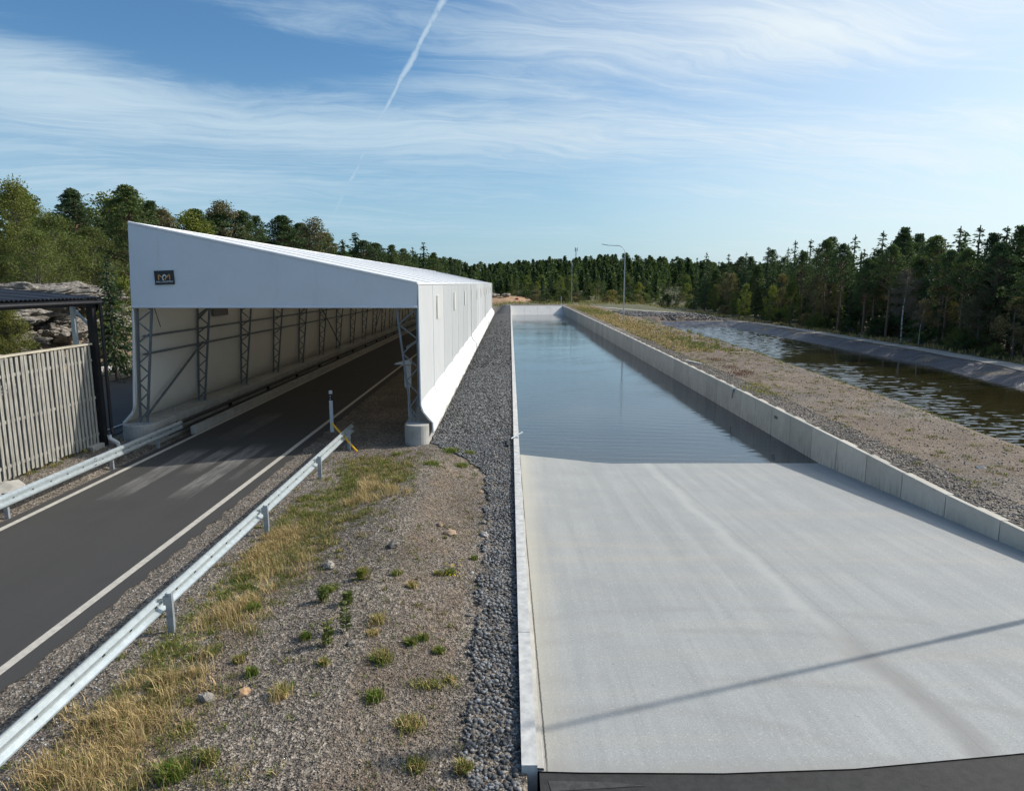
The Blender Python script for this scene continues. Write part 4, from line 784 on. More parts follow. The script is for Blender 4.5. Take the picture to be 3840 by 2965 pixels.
# ------------------------------------------------------------------ trees
def cards(C, n_dir, L, Wd, bias=None):
    """diamond leaf cards: centres C (N,3), long axis n_dir (N,3)"""
    N = len(C); a = n_dir/np.linalg.norm(n_dir, axis=1)[:, None]; r = rng.normal(size=(N, 3)); b = np.cross(a, r); b /= np.linalg.norm(b, axis=1)[:, None]+1e-9
    L = np.broadcast_to(L, (N,))[:, None]; Wd = np.broadcast_to(Wd, (N,))[:, None]
    V = np.stack([C-a*L/2, C+b*Wd/2+a*L*.08, C+a*L/2, C-b*Wd/2-a*L*.05], 1); F = np.arange(N*4).reshape(N, 4); return V.reshape(-1, 3), F
def trunk_b(h, r, lean=0., n=7, limbs=None):
    b = B(); pts = [(lean*math.sin(i*.9)*.2*i/6, lean*.2*math.cos(i*.7)*i/6, h*i/6) for i in range(7)]; b.tube([(x, y, z-.3 if i == 0 else z) for i, (x, y, z) in enumerate(pts)], [r*(1-.13*i)+.01 for i in range(7)], n)
    for p, q, rr in (limbs or []): b.tube([p, ((p[0]+q[0])/2, (p[1]+q[1])/2, (p[2]+q[2])/2+.1), q], [rr, rr*.7, rr*.35], 5, False)
    return b
def spruce(h, R, dens=1., cs=.34, thin=0.):
    Cs = []; Ds = []; Rs = []; nl = int(h/.27); limbs = []
    for i in range(nl):
        t_ = .10+.90*(i/nl)+rng.uniform(-.016, .016); z = h*t_; r = R*(1-t_)**.8*(rng.uniform(.75, 1.12))+.10; nb = 5+int(2*rng.random())
        for a in np.arange(nb)*2*math.pi/nb+rng.uniform(0, 6)+rng.uniform(-.3, .3, nb):
            z = h*t_+rng.uniform(-.14, .14); rr = r*rng.uniform(.55, 1.2); m = max(2, int(rr*5.2*dens))
            if rng.random() < thin: continue
            s = np.linspace(.18, 1, m)+rng.uniform(-.04, .04, m); dr = .12+.35*(1-t_); zz = z-rr*dr*s**1.4+.12*rr*s**3
            ca, sa = math.cos(a), math.sin(a); lat = rng.normal(0, .09+.10*(1-s)*rr*.4, m); C = np.c_[rr*s*ca-lat*sa, rr*s*sa+lat*ca, zz+rng.normal(0, .05, m)]
            Rs.append(np.full(m, min(1., .62+.6*r))); Cs.append(C); Ds.append(np.c_[np.full(m, ca)-sa*lat*3, np.full(m, sa)+ca*lat*3, rng.uniform(-.9, .1, m)])
    C = np.concatenate(Cs); Dd = np.concatenate(Ds); N = len(C); q = np.concatenate(Rs); return cards(C, Dd, rng.uniform(.7, 1.3, N)*cs*1.5*q, rng.uniform(.6, 1.2, N)*cs*.75*q)
def pine(h, R, low=.45, nc=26, per=60, cs=.24, tight=1.15, cone=False):
    Cs = []; limbs = []
    for i in range(nc):
        t_ = low+(1-low)*(i/(nc-1))**.9; a = i*2.4+rng.uniform(-.4, .4); q = (t_-low)/(1-low); r = R*((1-q**1.7)**.7 if not cone else (1-q)**.75)*rng.uniform(.4, 1.1) if i < nc-1 else 0; z = h*t_; p = np.array([r*math.cos(a), r*math.sin(a), z+r*.25]); sz = (.30+.38*(1-q))*R*.55+.22
        Cs.append(p+ball(per)*np.array([sz, sz, sz*.48])*tight); limbs.append(((0, 0, z-r*.15), tuple(p), .035+.012*r))
    C = np.concatenate(Cs); N = len(C); D_ = rng.normal(size=(N, 3)); D_[:, 2] = np.abs(D_[:, 2])*.8+.2; return cards(C, D_, rng.uniform(.7, 1.3, N)*cs*1.3, rng.uniform(.6, 1.1, N)*cs*.7), limbs
def broad(h, R, low=.15, nc=34, per=90, cs=.15, top=1., up=.3, power=1.):
    Cs = []; limbs = []
    for i in range(nc):
        q = rng.random()**power; z = h*(low+(1-low)*q); rr = R*math.sin(math.pi*min(.97, .22+.78*q))**.7*top; a = rng.uniform(0, 6.28); r = rr*rng.random()**.5; p = np.array([r*math.cos(a), r*math.sin(a), z]); sz = R*rng.uniform(.16, .30)
        Cs.append(p+ball(per)*sz*1.35); limbs.append(((0, 0, max(.3, z-r-.4)), tuple(p), .02+.008*R))
    C = np.concatenate(Cs); C[:, 2] = np.maximum(C[:, 2], .08); N = len(C); return cards(C, rng.normal(size=(N, 3))+np.array([0, 0, up]), rng.uniform(.7, 1.4, N)*cs, rng.uniform(.6, 1.1, N)*cs*.65), limbs
PROTO = {}
def proto(key, crown, tb, leaf, bark):
    c = mesh('crown', crown[0], crown[1], leaf, link=False); tr = mesh('trunk', tb.V, tb.F, bark, link=False); PROTO.setdefault(key, []).append((c.data, tr.data)); bpy.data.objects.remove(c); bpy.data.objects.remove(tr)
for i in range(4): proto('spruce', spruce(10, 1.9+.25*i, 1., .32), trunk_b(9.8, .16), 'needles_spruce', 'bark_spruce')
for i in range(2): proto('spire', spruce(10, 1.15, .9, .28, .25), trunk_b(10, .12), 'needles_spruce', 'bark_spruce')
for i in range(5): cr, lb = pine(10, 1.9+.2*i, (.42, .5, .35, .55, .3)[i], 56, 60, .18, .72, i % 2 == 0); proto('pine', cr, trunk_b(9.6, .17, .5, limbs=lb), 'needles_pine', 'bark_pine')
for i in range(2): cr, lb = pine(10, 3.0, .08, 130, 80, .15, .55, True); proto('bushy_pine', cr, trunk_b(9.6, .2, .5, limbs=lb), 'needles_pine', 'bark_pine')
for i in range(3): cr, lb = broad(10, 2.4+.3*i, .10, 46, 110, .26); proto('birch', cr, trunk_b(9, .13, .8, limbs=lb), 'leaf_birch', 'bark_grey')
for i in range(2): cr, lb = broad(10, 3.4, .03, 90, 150, .20, 1.05); proto('full_birch', cr, trunk_b(9, .14, .8, limbs=lb), 'leaf_willow', 'bark_grey')
for i in range(2): cr, lb = broad(10, 2.3, .34, 46, 110, .20); proto('thin_birch', cr, trunk_b(9, .11, 1.2, limbs=[(p, q, .018) for p, q, r_ in lb]), 'leaf_dull', 'bark_grey')
cr, lb = broad(10, 1.9, .40, 60, 110, .13); proto('bare_birch', cr, trunk_b(9.3, .10, 1.4), 'twig_grey', 'bark_birch')
for i in range(3): cr, lb = broad(2, 1.25, .0, 26, 90, .15, 1.1); proto('bush', cr, trunk_b(1.5, .04, limbs=lb), ('leaf_bush', 'leaf_willow', 'leaf_dull')[i], 'bark_spruce')
LAB = {'spruce': 'spruce_tree', 'spire': 'spruce_tree', 'pine': 'pine_tree', 'bushy_pine': 'pine_tree', 'birch': 'birch_tree', 'full_birch': 'birch_tree', 'thin_birch': 'birch_tree', 'bare_birch': 'birch_tree', 'bush': 'bush'}
def plant(key, x, y, h, label, group=None, var=None, wide=1., lean=0., z=None):
    ms = PROTO[key]; i = rng.integers(len(ms)) if var is None else var; s = h/(2. if key == 'bush' else 10.)
    e = empty(LAB[key], (x, y, float(H(x, y)) if z is None else z), rng.uniform(0, 6.28)); e.scale = (s*wide, s*wide, s); e.rotation_euler[0] = lean
    for d, nm in zip(ms[i], ('crown', 'trunk')):
        o = bpy.data.objects.new(nm, d); COL.objects.link(o); o.parent = e
    return tag(e, label, 'bush' if key == 'bush' else 'tree', group)
def ptop(key, px, py, Y, label, group=None, **k):                   # a tree at distance Y whose top shows at a pixel
    p = Vector((0, 0, CAMZ))+rayv(px, py)*(Y/rayv(px, py).y); z = float(H(p.x, Y)); return plant(key, p.x, Y, max(p.z-z, 1.5), label, group, **k)
def pX(key, px, py, X, label, group=None, **k): d = rayv(px, py); return ptop(key, px, py, X/d.x*d.y, label, group, **k)
# left ridge
G1 = 'trees on the left ridge'
ptop('full_birch', 28, 400, 52, 'tall feathery green birch at the left picture edge', G1, var=0, wide=.9); ptop('full_birch', -60, 440, 50, 'green birch cut off by the left picture edge', G1)
ptop('full_birch', 110, 465, 50, 'round dense birch between the feathery birch and the rock ledge', G1, var=1, wide=1.25); ptop('full_birch', 190, 490, 53, 'yellow green birch above the right end of the rock ledge', G1, var=1, wide=1.15)
ptop('full_birch', 70, 500, 45, 'low bright green birch directly above the shelter roof', G1, wide=1.4)
ptop('bushy_pine', 152, 405, 64, 'bushy pine with forked top rising behind the round birches', G1, wide=1.4); ptop('bushy_pine', 268, 398, 62, 'tall dark pine beside the high corner of the hall', G1, var=1, wide=1.5)
ptop('bushy_pine', 215, 470, 66, 'dark pine filling the gap left of the tallest pine', G1, wide=1.5); ptop('thin_birch', 345, 452, 66, 'wispy pale birch right of the tall dark pine', G1)
ptop('bushy_pine', 310, 450, 70, 'pine whose branch sticks out right of the tall dark pine', G1, wide=1.3)
ptop('spruce', 225, 545, 38, 'dark young spruce beside the hall corner, right of the rocks', G1, wide=.8); ptop('birch', 255, 600, 40, 'slim green birch squeezed between rocks and hall', G1)
ptop('full_birch', 15, 660, 36, 'low green shrubby tree in front of the rock cutting', G1, wide=.9)
for i, (px, py, Y, k) in enumerate([(415, 448, 74, 'bushy_pine'), (470, 436, 78, 'thin_birch'), (455, 455, 84, 'bushy_pine'), (515, 452, 80, 'bushy_pine'), (545, 462, 90, 'pine'), (600, 462, 88, 'bushy_pine'), (640, 478, 96, 'bushy_pine'), (665, 478, 92, 'thin_birch'), (690, 498, 104, 'bushy_pine'), (730, 508, 112, 'spruce'), (757, 493, 120, 'spruce'), (775, 515, 118, 'pine'), (800, 520, 130, 'bushy_pine'), (835, 524, 140, 'pine'), (860, 532, 150, 'pine'), (880, 528, 165, 'spruce'), (903, 518, 170, 'spruce'), (925, 540, 180, 'pine'), (945, 545, 200, 'spruce'), (965, 556, 220, 'spruce')]):
    lab = ['dark pine at the gap right of the high hall corner', 'reddish grey thin birch between two dark pines', 'pine right behind the thin grey birch', 'broad dark pine with a two lobed top above the roof', 'low pine half hidden behind the two lobed one', 'tallest dark pine over the left third of the roof edge', 'wide pine sloping down right of the tallest one', 'bare twiggy birch poking above the dark pines', 'pine right of the twiggy birch', 'small spruce left of the lone raised spruce', 'lone raised spruce standing above its neighbours over the roof', 'pine close on the right of the raised spruce', 'rounded pine above the middle of the roof', 'low rounded pine above the middle of the roof edge', 'low pine before the twin spruce tips', 'left one of the twin pointed spruce tips', 'right and taller one of the twin pointed spruce tips', 'pine just below the twin spruce tips', 'small spruce where the ridge line drops', 'last small spruce at the right foot of the ridge line'][i]
    ptop(k, px, py, Y, lab, 'trees behind the hall roof', wide=1.75 if k == 'bushy_pine' else 1.3)
for i in range(50):
    y = rng.uniform(60, 210); x = -30-8*rng.random()-rng.random()**2*10-(y-60)*.06; kk = rng.choice(['bushy_pine', 'pine', 'spruce', 'birch']); plant(kk, x, y, rng.uniform(6.5, 9.2), {'bushy_pine': 'bushy pine', 'pine': 'slim pine', 'spruce': 'spruce', 'birch': 'green birch'}[kk]+' in the dark wood behind the hall', 'trees of the wood behind the hall', wide=1.5)
for i in range(30):
    y = rng.uniform(30, 60); plant('bush', -26.4-rng.random()*3.5, y, rng.uniform(.5, 1.4), 'low shrub clinging to the rock cutting', 'shrubs on the rock cutting')
# right forest
G2 = 'trees of the forest behind the pond'
fore = []
for row, (x0, n, y0, y1) in enumerate([(42, 46, 44, 175), (46, 46, 46, 180), (51, 40, 50, 190), (58, 34, 54, 200)]):
    for i in range(n):
        y = y0*(y1/y0)**((i+rng.uniform(-.35, .35))/n); x = x0+rng.uniform(-2, 2)+max(0, y-60)*.03
        k = rng.choice(['spruce', 'pine', 'pine', 'spruce', 'bushy_pine', 'thin_birch'] if row < 1 else ['spruce', 'pine', 'bushy_pine', 'spruce', 'pine', 'spire'])
        base = 9.6 if y < 75 else (10.2 if y < 120 else 10.6); h = base*(.74 if row == 0 else (.93 if row == 1 else 1.0))*rng.uniform(.78, 1.16)
        plant(k, x, y, h, {'spruce': 'dark spruce', 'spire': 'narrow spire shaped spruce', 'pine': 'tall pine with bare lower trunk', 'bushy_pine': 'bushy dark pine', 'thin_birch': 'sparse dull birch'}[k]+(' in the front row of the forest behind the pond', ' in the second row of the forest', ' inside the forest, behind the edge trees', ' deep inside the forest on the right')[row], G2, wide=1.15 if k != 'bushy_pine' else 1.35)
pX('spire', 1508, 537, 41, 'taller of two lone spruce spires at the left end of the forest', G2, wide=.95); pX('spire', 1487, 549, 41, 'shorter of two lone spruce spires at the left end of the forest', G2, wide=.8)
for px, py, lab in [(1555, 541, 'first pointed spruce right of the two lone spires'), (1592, 537, 'slender spruce tip with a ragged top, left part of the forest line'), (1640, 526, 'dense dark spruce forming the first rise of the forest line'), (1697, 512, 'sharp spruce spike standing clear above the left half of the forest'), (1730, 510, 'spruce spike just right of the clear standing one'),
                    (1825, 500, 'spruce tip between two round pines in the middle of the forest'), (1885, 492, 'tall spruce left of the highest layered pine'), (1970, 498, 'spruce tip rising above the bare grey birch'), (2050, 482, 'very tall thin spruce above the silvery tree'), (2092, 480, 'highest spruce tip in the right part of the forest'), (2150, 482, 'spruce tip close to the right picture edge')]: pX('spire', px, py, 44, lab, 'spruce tips above the forest line', wide=1.2)
for px, py, lab in [(1775, 508, 'layered pine in the middle of the forest line'), (1930, 488, 'highest layered pine, directly behind the bare grey birch'), (2000, 505, 'layered pine in a dip right of the highest pine'), (2120, 500, 'layered pine with long bare trunk near the right edge'), (2180, 484, 'tall pine cut by the right picture edge')]: pX('pine', px, py, 43, lab, 'layered pines above the forest line', wide=1.1)
pX('bare_birch', 1935, 578, 38.6, 'nearly leafless grey birch with white trunk at the forest edge', G2, wide=1.15); pX('bare_birch', 1968, 640, 38.8, 'small leaning bare birch right of the white trunked birch', G2, lean=.1)
pX('thin_birch', 1742, 592, 39.5, 'rounded brownish birch before the dark forest', G2, wide=1.1); pX('thin_birch', 2010, 605, 40, 'silvery willow like tree in front of the pines', G2, wide=1.2); pX('thin_birch', 2095, 625, 40, 'pale shrubby tree between the pine trunks at the right', G2, wide=1.4); pX('thin_birch', 2172, 640, 39.5, 'dull green shrubby tree at the right picture edge', G2, wide=1.4)
for px, py, lab in [(1525, 610, 'leftmost small olive green birch before the dark forest'), (1565, 625, 'short olive birch between the two leftmost slim ones'), (1592, 608, 'slim olive birch in front of the forest, third from the left'), (1650, 612, 'olive birch with bushy crown near the pond bend'), (1690, 600, 'tallest of the olive birches before the forest')]: pX('birch', px, py, 39, lab, 'olive birches before the forest', wide=.8)
for px in (1715, 1765, 1800, 1852, 1872, 1905, 2030, 2065, 2135):
    pX('pine', px, rng.uniform(505, 560), rng.uniform(39.5, 41), 'edge pine with bare trunk, '+{1715: 'standing left of the rounded brownish birch', 1765: 'just right of the rounded brownish birch', 1800: 'before the middle of the forest', 1852: 'left one of a close pair before the forest', 1872: 'right one of a close pair before the forest', 1905: 'directly left of the bare grey birch', 2030: 'beside the silvery willow like tree', 2065: 'left of the pale shrubby tree', 2135: 'between the two shrubby trees at the right'}[px], 'edge pines of the forest', wide=.85, var=[1, 3][px % 2])
for i in range(60):
    y = 40*(170/40)**rng.random(); plant('bush', 38.2+rng.random()*4+max(0, y-60)*.03, y, rng.uniform(.7, 2.), ('undergrowth bush at the near right forest edge' if y < 62 else 'undergrowth bush at the middle of the forest edge' if y < 95 else 'undergrowth bush at the far end of the forest edge'), 'bushes along the forest edge', wide=1.2)
# centre: bushes and trees beyond the canal end
for i in range(70):
    y = rng.uniform(165, 235); x = rng.uniform(-22, 75) if y > 190 else rng.uniform(4, 60); plant('bush' if rng.random() < .8 else 'birch', x, y, rng.uniform(1.5, 3.2), 'young green bush in the thicket beyond the canal end', 'bushes beyond the canal end', wide=1.3)
def lowtree(kind):
    h = 1.
    if kind == 0: V, F = spruce(10, 2.0, .32, .85)
    else: (V, F), _ = pine(10, 2.3, .3, 14, 12, .85)
    return V
ds = bpy.data.meshes
lt = [lowtree(0), lowtree(0), lowtree(1)]; VV = []
for i in range(1500):
    y = 230+270*rng.random()**.8; x = rng.uniform(-130, 190)*(y/400)
    if x > 60 and y < 240: continue
    h = rng.uniform(7.5, 12)*(1. if y > 300 else .8); v = lt[rng.integers(3)]*np.array([h/10*1.2, h/10*1.2, h/10]); a = rng.uniform(0, 6.28); ca, sa = math.cos(a), math.sin(a)
    v = np.c_[v[:, 0]*ca-v[:, 1]*sa+x, v[:, 0]*sa+v[:, 1]*ca+y, v[:, 2]+float(H(x, y))]; VV.append(v)
for i in range(600):
    y = rng.uniform(60, 230); x = 60+rng.random()*50+max(0, y-60)*.05 if i < 420 else -48-rng.random()*40; h = rng.uniform(8, 11)*(.8 if x > 60 else .85); v = lt[rng.integers(3)]*np.array([h/10*1.2, h/10*1.2, h/10]); v = v+np.array([x, y, float(H(x, y))]); VV.append(v)
VV = np.concatenate(VV); mesh('distant_forest', VV, np.arange(len(VV)).reshape(-1, 4), 'needles_spruce', kind='stuff')
NCH = 90
for i in range(NCH):                                               # nearer individuals on the hill that can be told apart
    y = rng.uniform(215, 260); x = -45+130*(i+rng.random())/NCH; kk = rng.choice(['spruce', 'pine', 'birch']); plant(kk, x, y, rng.uniform(5., 8), {'spruce': 'small spruce', 'pine': 'small pine', 'birch': 'young birch'}[kk]+' at the foot of the distant wooded hill', 'trees at the foot of the distant hill', wide=1.15)
# clay mound with rocks beyond the hall end
V = []; n = 28
for j in range(n):
    for i in range(n):
        a, b = i/(n-1)*2-1, j/(n-1)*2-1; V.append((-1.+a*9, 186+b*9, -.3+2.5*max(0, 1-a*a)**.8*max(0, 1-b*b)**.8*(1+.25*float(fbm(a*5, b*5)))))
mesh('clay_mound', V, [(j*n+i, j*n+i+1, (j+1)*n+i+1, (j+1)*n+i) for j in range(n-1) for i in range(n-1)], 'clay', kind='structure', smooth=True)
for i, (x, y, z, s_) in enumerate([(-7, 184, 1.6, 1.8), (-4.5, 185, 2.2, 1.3), (-1, 183, 2.3, 1.0), (-9.5, 182, 1.0, 1.5)]): rock('rock_outcrop', (x, y, z), (s_*1.5, s_, s_*.5), 'rock', ['large grey rock on the left of the distant clay mound', 'grey rock near the top of the distant clay mound', 'small pale rock at the crest of the distant clay mound', 'low grey rock left of the distant clay mound'][i], 'rock', None, 1, 70+i)
e = empty('barrel', (1.9, 181, float(H(1.9, 181)))); tag(e, 'small dark red barrel beside the distant clay mound', 'barrel'); B().tube([(0, 0, 0), (0, 0, .5), (0, 0, .55), (0, 0, 1.2)], [.42, .42, .45, .42], 12).o('drum', 'red_paint', e)

# ------------------------------------------------------------------ grass
def blades(name, C, Hh, spread, cols, w=.006, bend=.5, kind='stuff', parent=None, loc=None):
    N = len(C); a = rng.uniform(0, 6.28, N); d = np.c_[np.cos(a), np.sin(a), np.zeros(N)]; s = np.c_[-np.sin(a), np.cos(a), np.zeros(N)]; Hh = np.broadcast_to(Hh, (N,))[:, None]; sp = (rng.random(N)*spread)[:, None]; up = np.array([0, 0, 1.])
    m = C+up*Hh*.55+d*Hh*sp*.35; tp = C+up*Hh*(1-.25*sp)+d*Hh*sp; w = np.broadcast_to(w, (N,))[:, None]
    V = np.stack([C-s*w, C+s*w, m+s*w*.8, tp, m-s*w*.8], 1).reshape(-1, 3); b = np.arange(N)[:, None]*5; F3 = np.concatenate([b+np.array([0, 1, 2]), b+np.array([0, 2, 4]), b+np.array([4, 2, 3])])
    o = mesh(name, V, F3, 'grass', parent, kind=kind, col=np.repeat(cols, 5, 0)); 
    if loc is not None: o.location = loc
    return o
GREEN = np.array([.125, .19, .03]); OLIVE = np.array([.22, .215, .06]); STRAW = np.array([.55, .42, .21]); BROWN = np.array([.22, .14, .08])
def gcol(n, w): 
    k = rng.choice(4, n, p=w); c = np.array([GREEN, OLIVE, STRAW, BROWN])[k]; return c*rng.uniform(.65, 1.35, (n, 1))
Cs = []; Hs = []; Cc = []
def clump(x, y, n, r, h, w):
    p = rng.normal(0, r*.5, (n, 2))+np.array([x, y]); Cs.append(np.c_[p, H(p[:, 0], p[:, 1])-.01]); Hs.append(h*rng.uniform(.5, 1.2, n)); Cc.append(gcol(n, w))
bx0, bx1 = min(p[0] for p in belt), max(p[0] for p in belt)
cnt = 0
while cnt < 1150:
    x, y = rng.uniform(-5.3, -1.9), 5.4+17*rng.random()
    if not bool(inpoly(x+rng.normal(0, .40), y+rng.normal(0, .5), belt)): continue
    ic = bool(inpoly(x, y, core)); f = float(fbm(x*1.5, y*1.5)); 
    if f < -.1 and rng.random() < (.75 if not ic else .45): continue
    dryf = (f > .25) if ic else (f > .7); w = [.06, .14, .70, .10] if dryf else ([.52, .32, .08, .08] if f < 0 else [.30, .3, .28, .12]); clump(x, y, int(rng.uniform(20, 90)), rng.uniform(.08, .26), rng.uniform(.04, .13) if not dryf else rng.uniform(.06, .17), w); cnt += 1
for px, py, n in ((800, 1035, 14), (830, 1055, 8), (775, 1065, 8), (520, 1290, 10), (600, 1210, 8), (345, 1460, 8), (500, 1320, 6), (250, 1500, 12), (180, 1650, 10)):
    p = at(px, py, .1)
    for i in range(n): clump(p.x+rng.normal(0, .3), p.y+rng.normal(0, .35), 70, .18, rng.uniform(.15, .28), [.03, .09, .82, .06])
C = np.concatenate(Cs); blades('grass', C, np.concatenate(Hs), 1.1, np.concatenate(Cc), .0042)['label'] = 'dry and green grass along the right guard rail'
# sparse weeds on the mound, verge
Cs, Hs, Cc = [], [], []
for i in range(1100):
    x, y = rng.uniform(-4.6, -.6), 5.5+16*rng.random(); clump(x, y, int(rng.uniform(3, 5+40*rng.random()**3)), rng.uniform(.03, .1), rng.uniform(.03, .11), [.35, .2, .15, .3])
for i in range(110):
    y = rng.uniform(6, 22); x = rng.choice([-5.7, -5.3, -12.9, -13.3])+rng.normal(0, .12); clump(x, y, 30, .08, .08, [.4, .3, .2, .1])
for i in range(80):
    y = rng.uniform(13, 22); clump(-13.3+rng.normal(0, .18), y, 60, .14, .16, [.25, .3, .35, .1])
blades('weeds', np.concatenate(Cs), np.concatenate(Hs), 1.2, np.concatenate(Cc), .005)
# berm grass
Cs, Hs, Cc = [], [], []
for i in range(2200):
    y = 52+103*rng.random(); x = 12.6+rng.random()*6*(.5+.5*rng.random()); g_ = float(fbm(x*.5, y*.3)) > .15; clump(x, y, 14, .25, rng.uniform(.1, .3), [.45, .3, .2, .05] if g_ else [.1, .2, .6, .1])
for i in range(1300):
    y = 24+78*rng.random()**1.0; x = float(np.interp(y, nsY, nsX))-rng.uniform(.1, 1.8)*min(1, y/50)**.5; clump(x, y, 16, .18, rng.uniform(.08, .3), [.5, .3, .15, .05])
for i in range(620):
    y = 14+70*rng.random(); x = rng.uniform(12.4, 19); clump(x, y, 26, .18, .09, [.3, .35, .2, .15])
for i in range(500):
    y = 26*(150/26)**rng.random(); x = float(np.interp(y, fsY, fsX))+rng.uniform(4.6, 7.); clump(x, y, 22, .3, rng.uniform(.2, .5), [.15, .25, .5, .1])
for i in range(900):
    y = rng.uniform(156, 200); x = rng.uniform(-8, 50); clump(x, y, 10, .5, rng.uniform(.4, .9), [.35, .35, .25, .05])
C = np.concatenate(Cs); blades('berm_grass', C, np.concatenate(Hs), 1.0, np.concatenate(Cc), np.where(C[:, 1] > 50, .028, .011))
# reed like tall weeds on the pond shore
Cs, Hs, Cc = [], [], []
for px, py, n, h in ((1530, 728, 60, .9), (1545, 735, 60, .9), (1510, 722, 50, .8), (1560, 742, 40, .7), (1470, 706, 50, .9), (1490, 712, 40, .8), (1625, 765, 90, .8), (1590, 752, 30, .7), (1605, 757, 30, .8), (1870, 850, 90, .55), (1890, 862, 60, .5), (1830, 836, 40, .4), (2002, 893, 140, .45), (1640, 775, 40, .5), (1860, 845, 40, .7)):
    p = at(px, py, -.8); p_ = np.c_[rng.normal(p.x, .25, n*2), rng.normal(p.y, .5, n*2)]; Cs.append(np.c_[p_, np.maximum(H(p_[:, 0], p_[:, 1]), PW-.05)]); Hs.append(.75*h*rng.uniform(.4, 1.2, n*2)); Cc.append(gcol(n*2, [.38, .34, .18, .10]))
blades('shore_weeds', np.concatenate(Cs), np.concatenate(Hs), .35, np.concatenate(Cc), .016)
# red and yellow moss patches on the berm
for nm, base, lst in (('red_weeds', np.array([.16, .07, .045]), [(1525, 770), (1555, 785), (1575, 800), (1590, 795)]), ('yellow_weeds', np.array([.28, .27, .04]), [(1605, 830), (1635, 838), (1615, 822), (1485, 772)])):
    Q = []
    for px, py in lst: p = at(px, py, .1); Q.append(np.c_[rng.normal(p.x, .30, 200), rng.normal(p.y, .6, 200)])
    Q = np.concatenate(Q); blades(nm, np.c_[Q, H(Q[:, 0], Q[:, 1])], .08*rng.uniform(.5, 1.3, len(Q)), 1.4, base*rng.uniform(.6, 1.4, (len(Q), 1)), .014)
# individual tufts on the gravelly mound
T = [(800, 1490, .26, .15, 'g', 'dense bright green tuft low on the mound, with a long shadow'), (815, 1408, .30, .17, 'o', 'broad olive tuft with reddish straw tips on the mound'), (599, 1482, .24, .16, 's', 'green tuft with a fan of pale straw above it'), (873, 1548, .30, .14, 's', 'low olive tuft beside a dark hollow near the bottom'),
     (876, 1372, .18, .12, 'g', 'small green tuft, left one of a close pair'), (903, 1362, .16, .11, 'g', 'small green tuft, right one of a close pair'), (935, 1390, .16, .10, 'g', 'rounded green tuft near the edge of the dark gravel'), (908, 1462, .26, .10, 'o', 'long flat olive tuft lying left to right'),
     (959, 1224, .18, .13, 'g', 'green tuft next to small yellow flowers by the dark gravel'), (775, 1222, .20, .14, 'o', 'yellowish green spiky tuft near the middle of the mound'), (846, 1224, .18, .09, 'g', 'flat green tuft in the middle of the mound'), (652, 1360, .16, .12, 'g', 'fresh green tuft left of the tall weed'),
     (536, 1438, .15, .13, 'g', 'green tuft at the right border of the straw grass'), (510, 1410, .15, .11, 'o', 'olive tuft at the right border of the straw grass'), (445, 1622, .22, .16, 'o', 'olive tuft in the lower left part of the mound'), (368, 1655, .30, .20, 'g', 'large grassy green tuft at the bottom left'),
     (886, 1636, .24, .12, 'o', 'small yellowish tuft at the bottom edge near the gravel'), (990, 1642, .18, .15, 'o', 'yellow green tuft at the lower end of the dark gravel'), (962, 963, .55, .16, 'g', 'largest bright green grass cushion at the top of the mound'), (1002, 968, .35, .13, 'g', 'green cushion on the right, touching the dark gravel'),
     (918, 990, .45, .13, 'g', 'wide low green cushion left of the largest cushion'), (985, 994, .38, .12, 'g', 'green cushion below the largest cushion'), (820, 990, .30, .11, 'g', 'dark green tuft close to the shaded ground'), (850, 1026, .35, .18, 'o', 'green tuft growing through pale straw near the mound top'), (848, 970, .28, .11, 'g', 'small green tuft beneath the concrete plinth nose'),
     (935, 1225, .14, .1, 'o', 'tiny olive tuft left of the yellow flowers'), (806, 1325, .22, .14, 's', 'thin straw tuft near the middle of the mound'), (878, 1250, .18, .12, 's', 'pale wispy straw tuft right of the middle'), (690, 1415, .14, .10, 'o', 'faint olive tuft on open gravel'), (795, 1352, .16, .09, 's', 'faded straw tuft below the wispy one'),
     (1010, 1192, .14, .09, 'g', 'green tuft at the edge of the dark gravel, upper part'), (540, 1300, .24, .16, 'g', 'green tuft inside the straw grass'), (700, 1258, .3, .1, 'g', 'broad leaved green weed patch on the mound'), (960, 1450, .16, .08, 's', 'dry straw tuft close to the dark gravel')]
for px, py, r, h, k, lab in T:
    z = float(H(*tuple(at(px, py, .1))[:2])); p = at(px, py, z); r *= 1.35; h *= .95; n = 420 if r > .4 else 260
    w = {'g': [.62, .28, .07, .03], 'o': [.22, .48, .2, .10], 's': [.18, .22, .52, .08]}[k]; r_ = r*.42
    C = np.c_[rng.normal(0, r_*.42, n), rng.normal(0, r_*.42, n), np.zeros(n)]
    if 'flat olive' in lab: C[:, 0] *= 2
    if k == 's': C[n//2:, :2] *= 1.3; 
    o = blades('grass_tuft', C, h*rng.uniform(.5, 1.2, n), .9, gcol(n, w)*1.15, .006, kind=None); o.location = (p.x, p.y, z-.005); tag(o, lab, 'grass tuft', 'grass tufts on the gravelly mound')
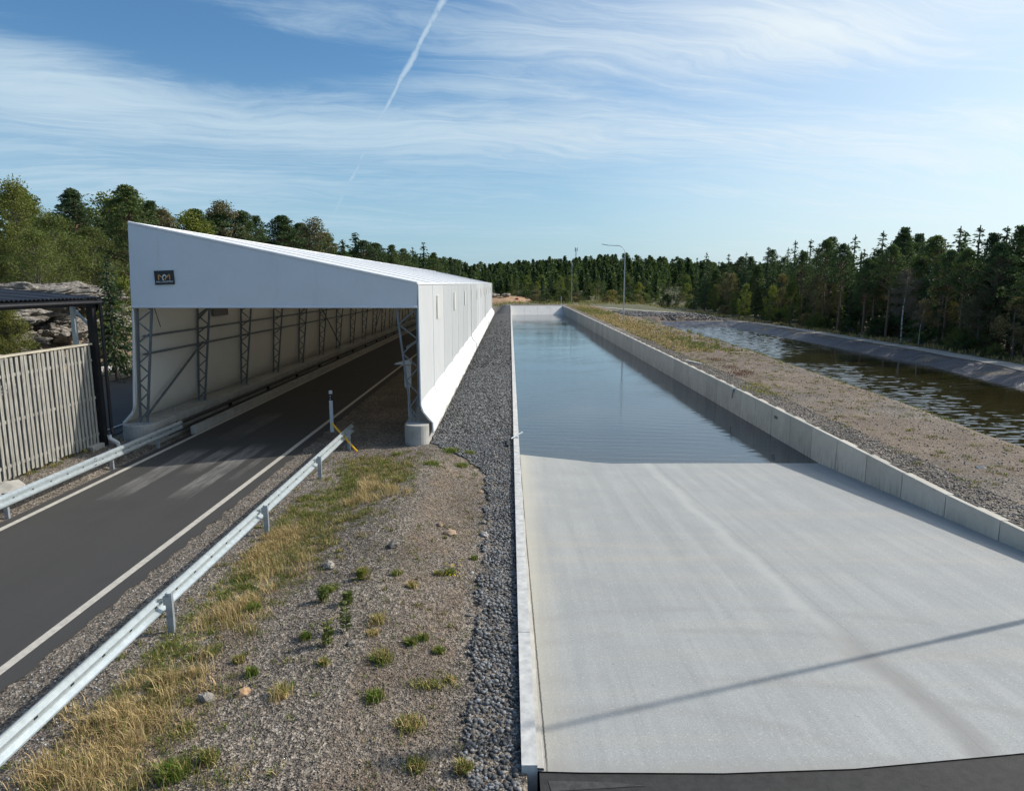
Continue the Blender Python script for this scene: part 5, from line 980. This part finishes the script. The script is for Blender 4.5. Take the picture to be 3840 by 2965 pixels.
# tall weeds
def weed(px, py, h, lab):
    z = float(H(*tuple(at(px, py, .1))[:2])); p = at(px, py, z); e = empty('weed', (p.x, p.y, z)); tag(e, lab, 'plant', 'leafy weeds on the mound')
    mesh('stem', *(lambda q: (q.V, q.F))(B().tube([(0, 0, 0), (.02, .01, h/2), (.01, 0, h)], [.008, .006, .003], 5)), 'leaf_bush', e)
    n = 70; zz_ = rng.uniform(.1, 1, n)*h; a = rng.uniform(0, 6.28, n); V, F = cards(np.c_[np.cos(a)*.05, np.sin(a)*.05, zz_], np.c_[np.cos(a), np.sin(a), np.full(n, .3)], .11, .045); mesh('leaves', V, F, 'leaf_willow', e)
weed(738, 1345, .55, 'tall slim bright green weed standing alone on the mound'); weed(700, 1375, .38, 'shorter weed with reddish base left of the tall weed'); weed(690, 1280, .22, 'low broad leafed bright green weed'); weed(742, 1287, .22, 'leafy green weed right of the low broad one'); weed(770, 1215+20, .18, 'small leafy weed near the spiky tuft')
for i, (px, py, s_, m, lab) in enumerate([(957, 1138, .15, 'tan_rock', 'orange tan stone in the upper part of the mound'), (1032, 1141, .12, 'pale_rock', 'pale stone touching the dark gravel'), (840, 1163, .14, 'rock', 'grey stone half sunk in the mound'), (700, 1208, .15, 'rock', 'flat grey stone near the straw grass'), (1003, 1312, .07, 'rock', 'dark stone lying at the gravel edge'), (938, 1120, .09, 'tan_rock', 'small tan stone above the orange one'), (1030, 1115, .11, 'rock', 'angular grey stone by the gravel border'), (1025, 1050, .09, 'tan_rock', 'small brown stone near the green cushions'), (750, 1372, .08, 'rock', 'grey stone at the foot of the tall weed'), (520, 1478, .10, 'clay', 'flat brown stone below the straw grass'), (440, 1490, .12, 'rock', 'flat grey stone among the grass'), (1006, 1222, .06, 'pale_rock', 'small white stone near the gravel border'), (2090, 1000, .16, 'pale_rock', 'pale stone on the strip right of the canal wall'), (1000, 1625, .07, 'pale_rock', 'light stone in the dark gravel near the bottom')]):
    z = float(H(*tuple(at(px, py, .05))[:2])); p = at(px, py, z); rock('stone', (p.x, p.y, z+s_*.15), (s_, s_*.75, s_*.5), m, lab, 'stone', None, 1, 40+i)
Q = at(970, 1215, .1); n = 30; C = np.c_[rng.normal(Q.x, .12, n), rng.normal(Q.y, .2, n)]; blades('yellow_flowers', np.c_[C, H(C[:, 0], C[:, 1])+.08], .03, 2., np.array([[.75, .55, .03]]).repeat(n, 0), .012)
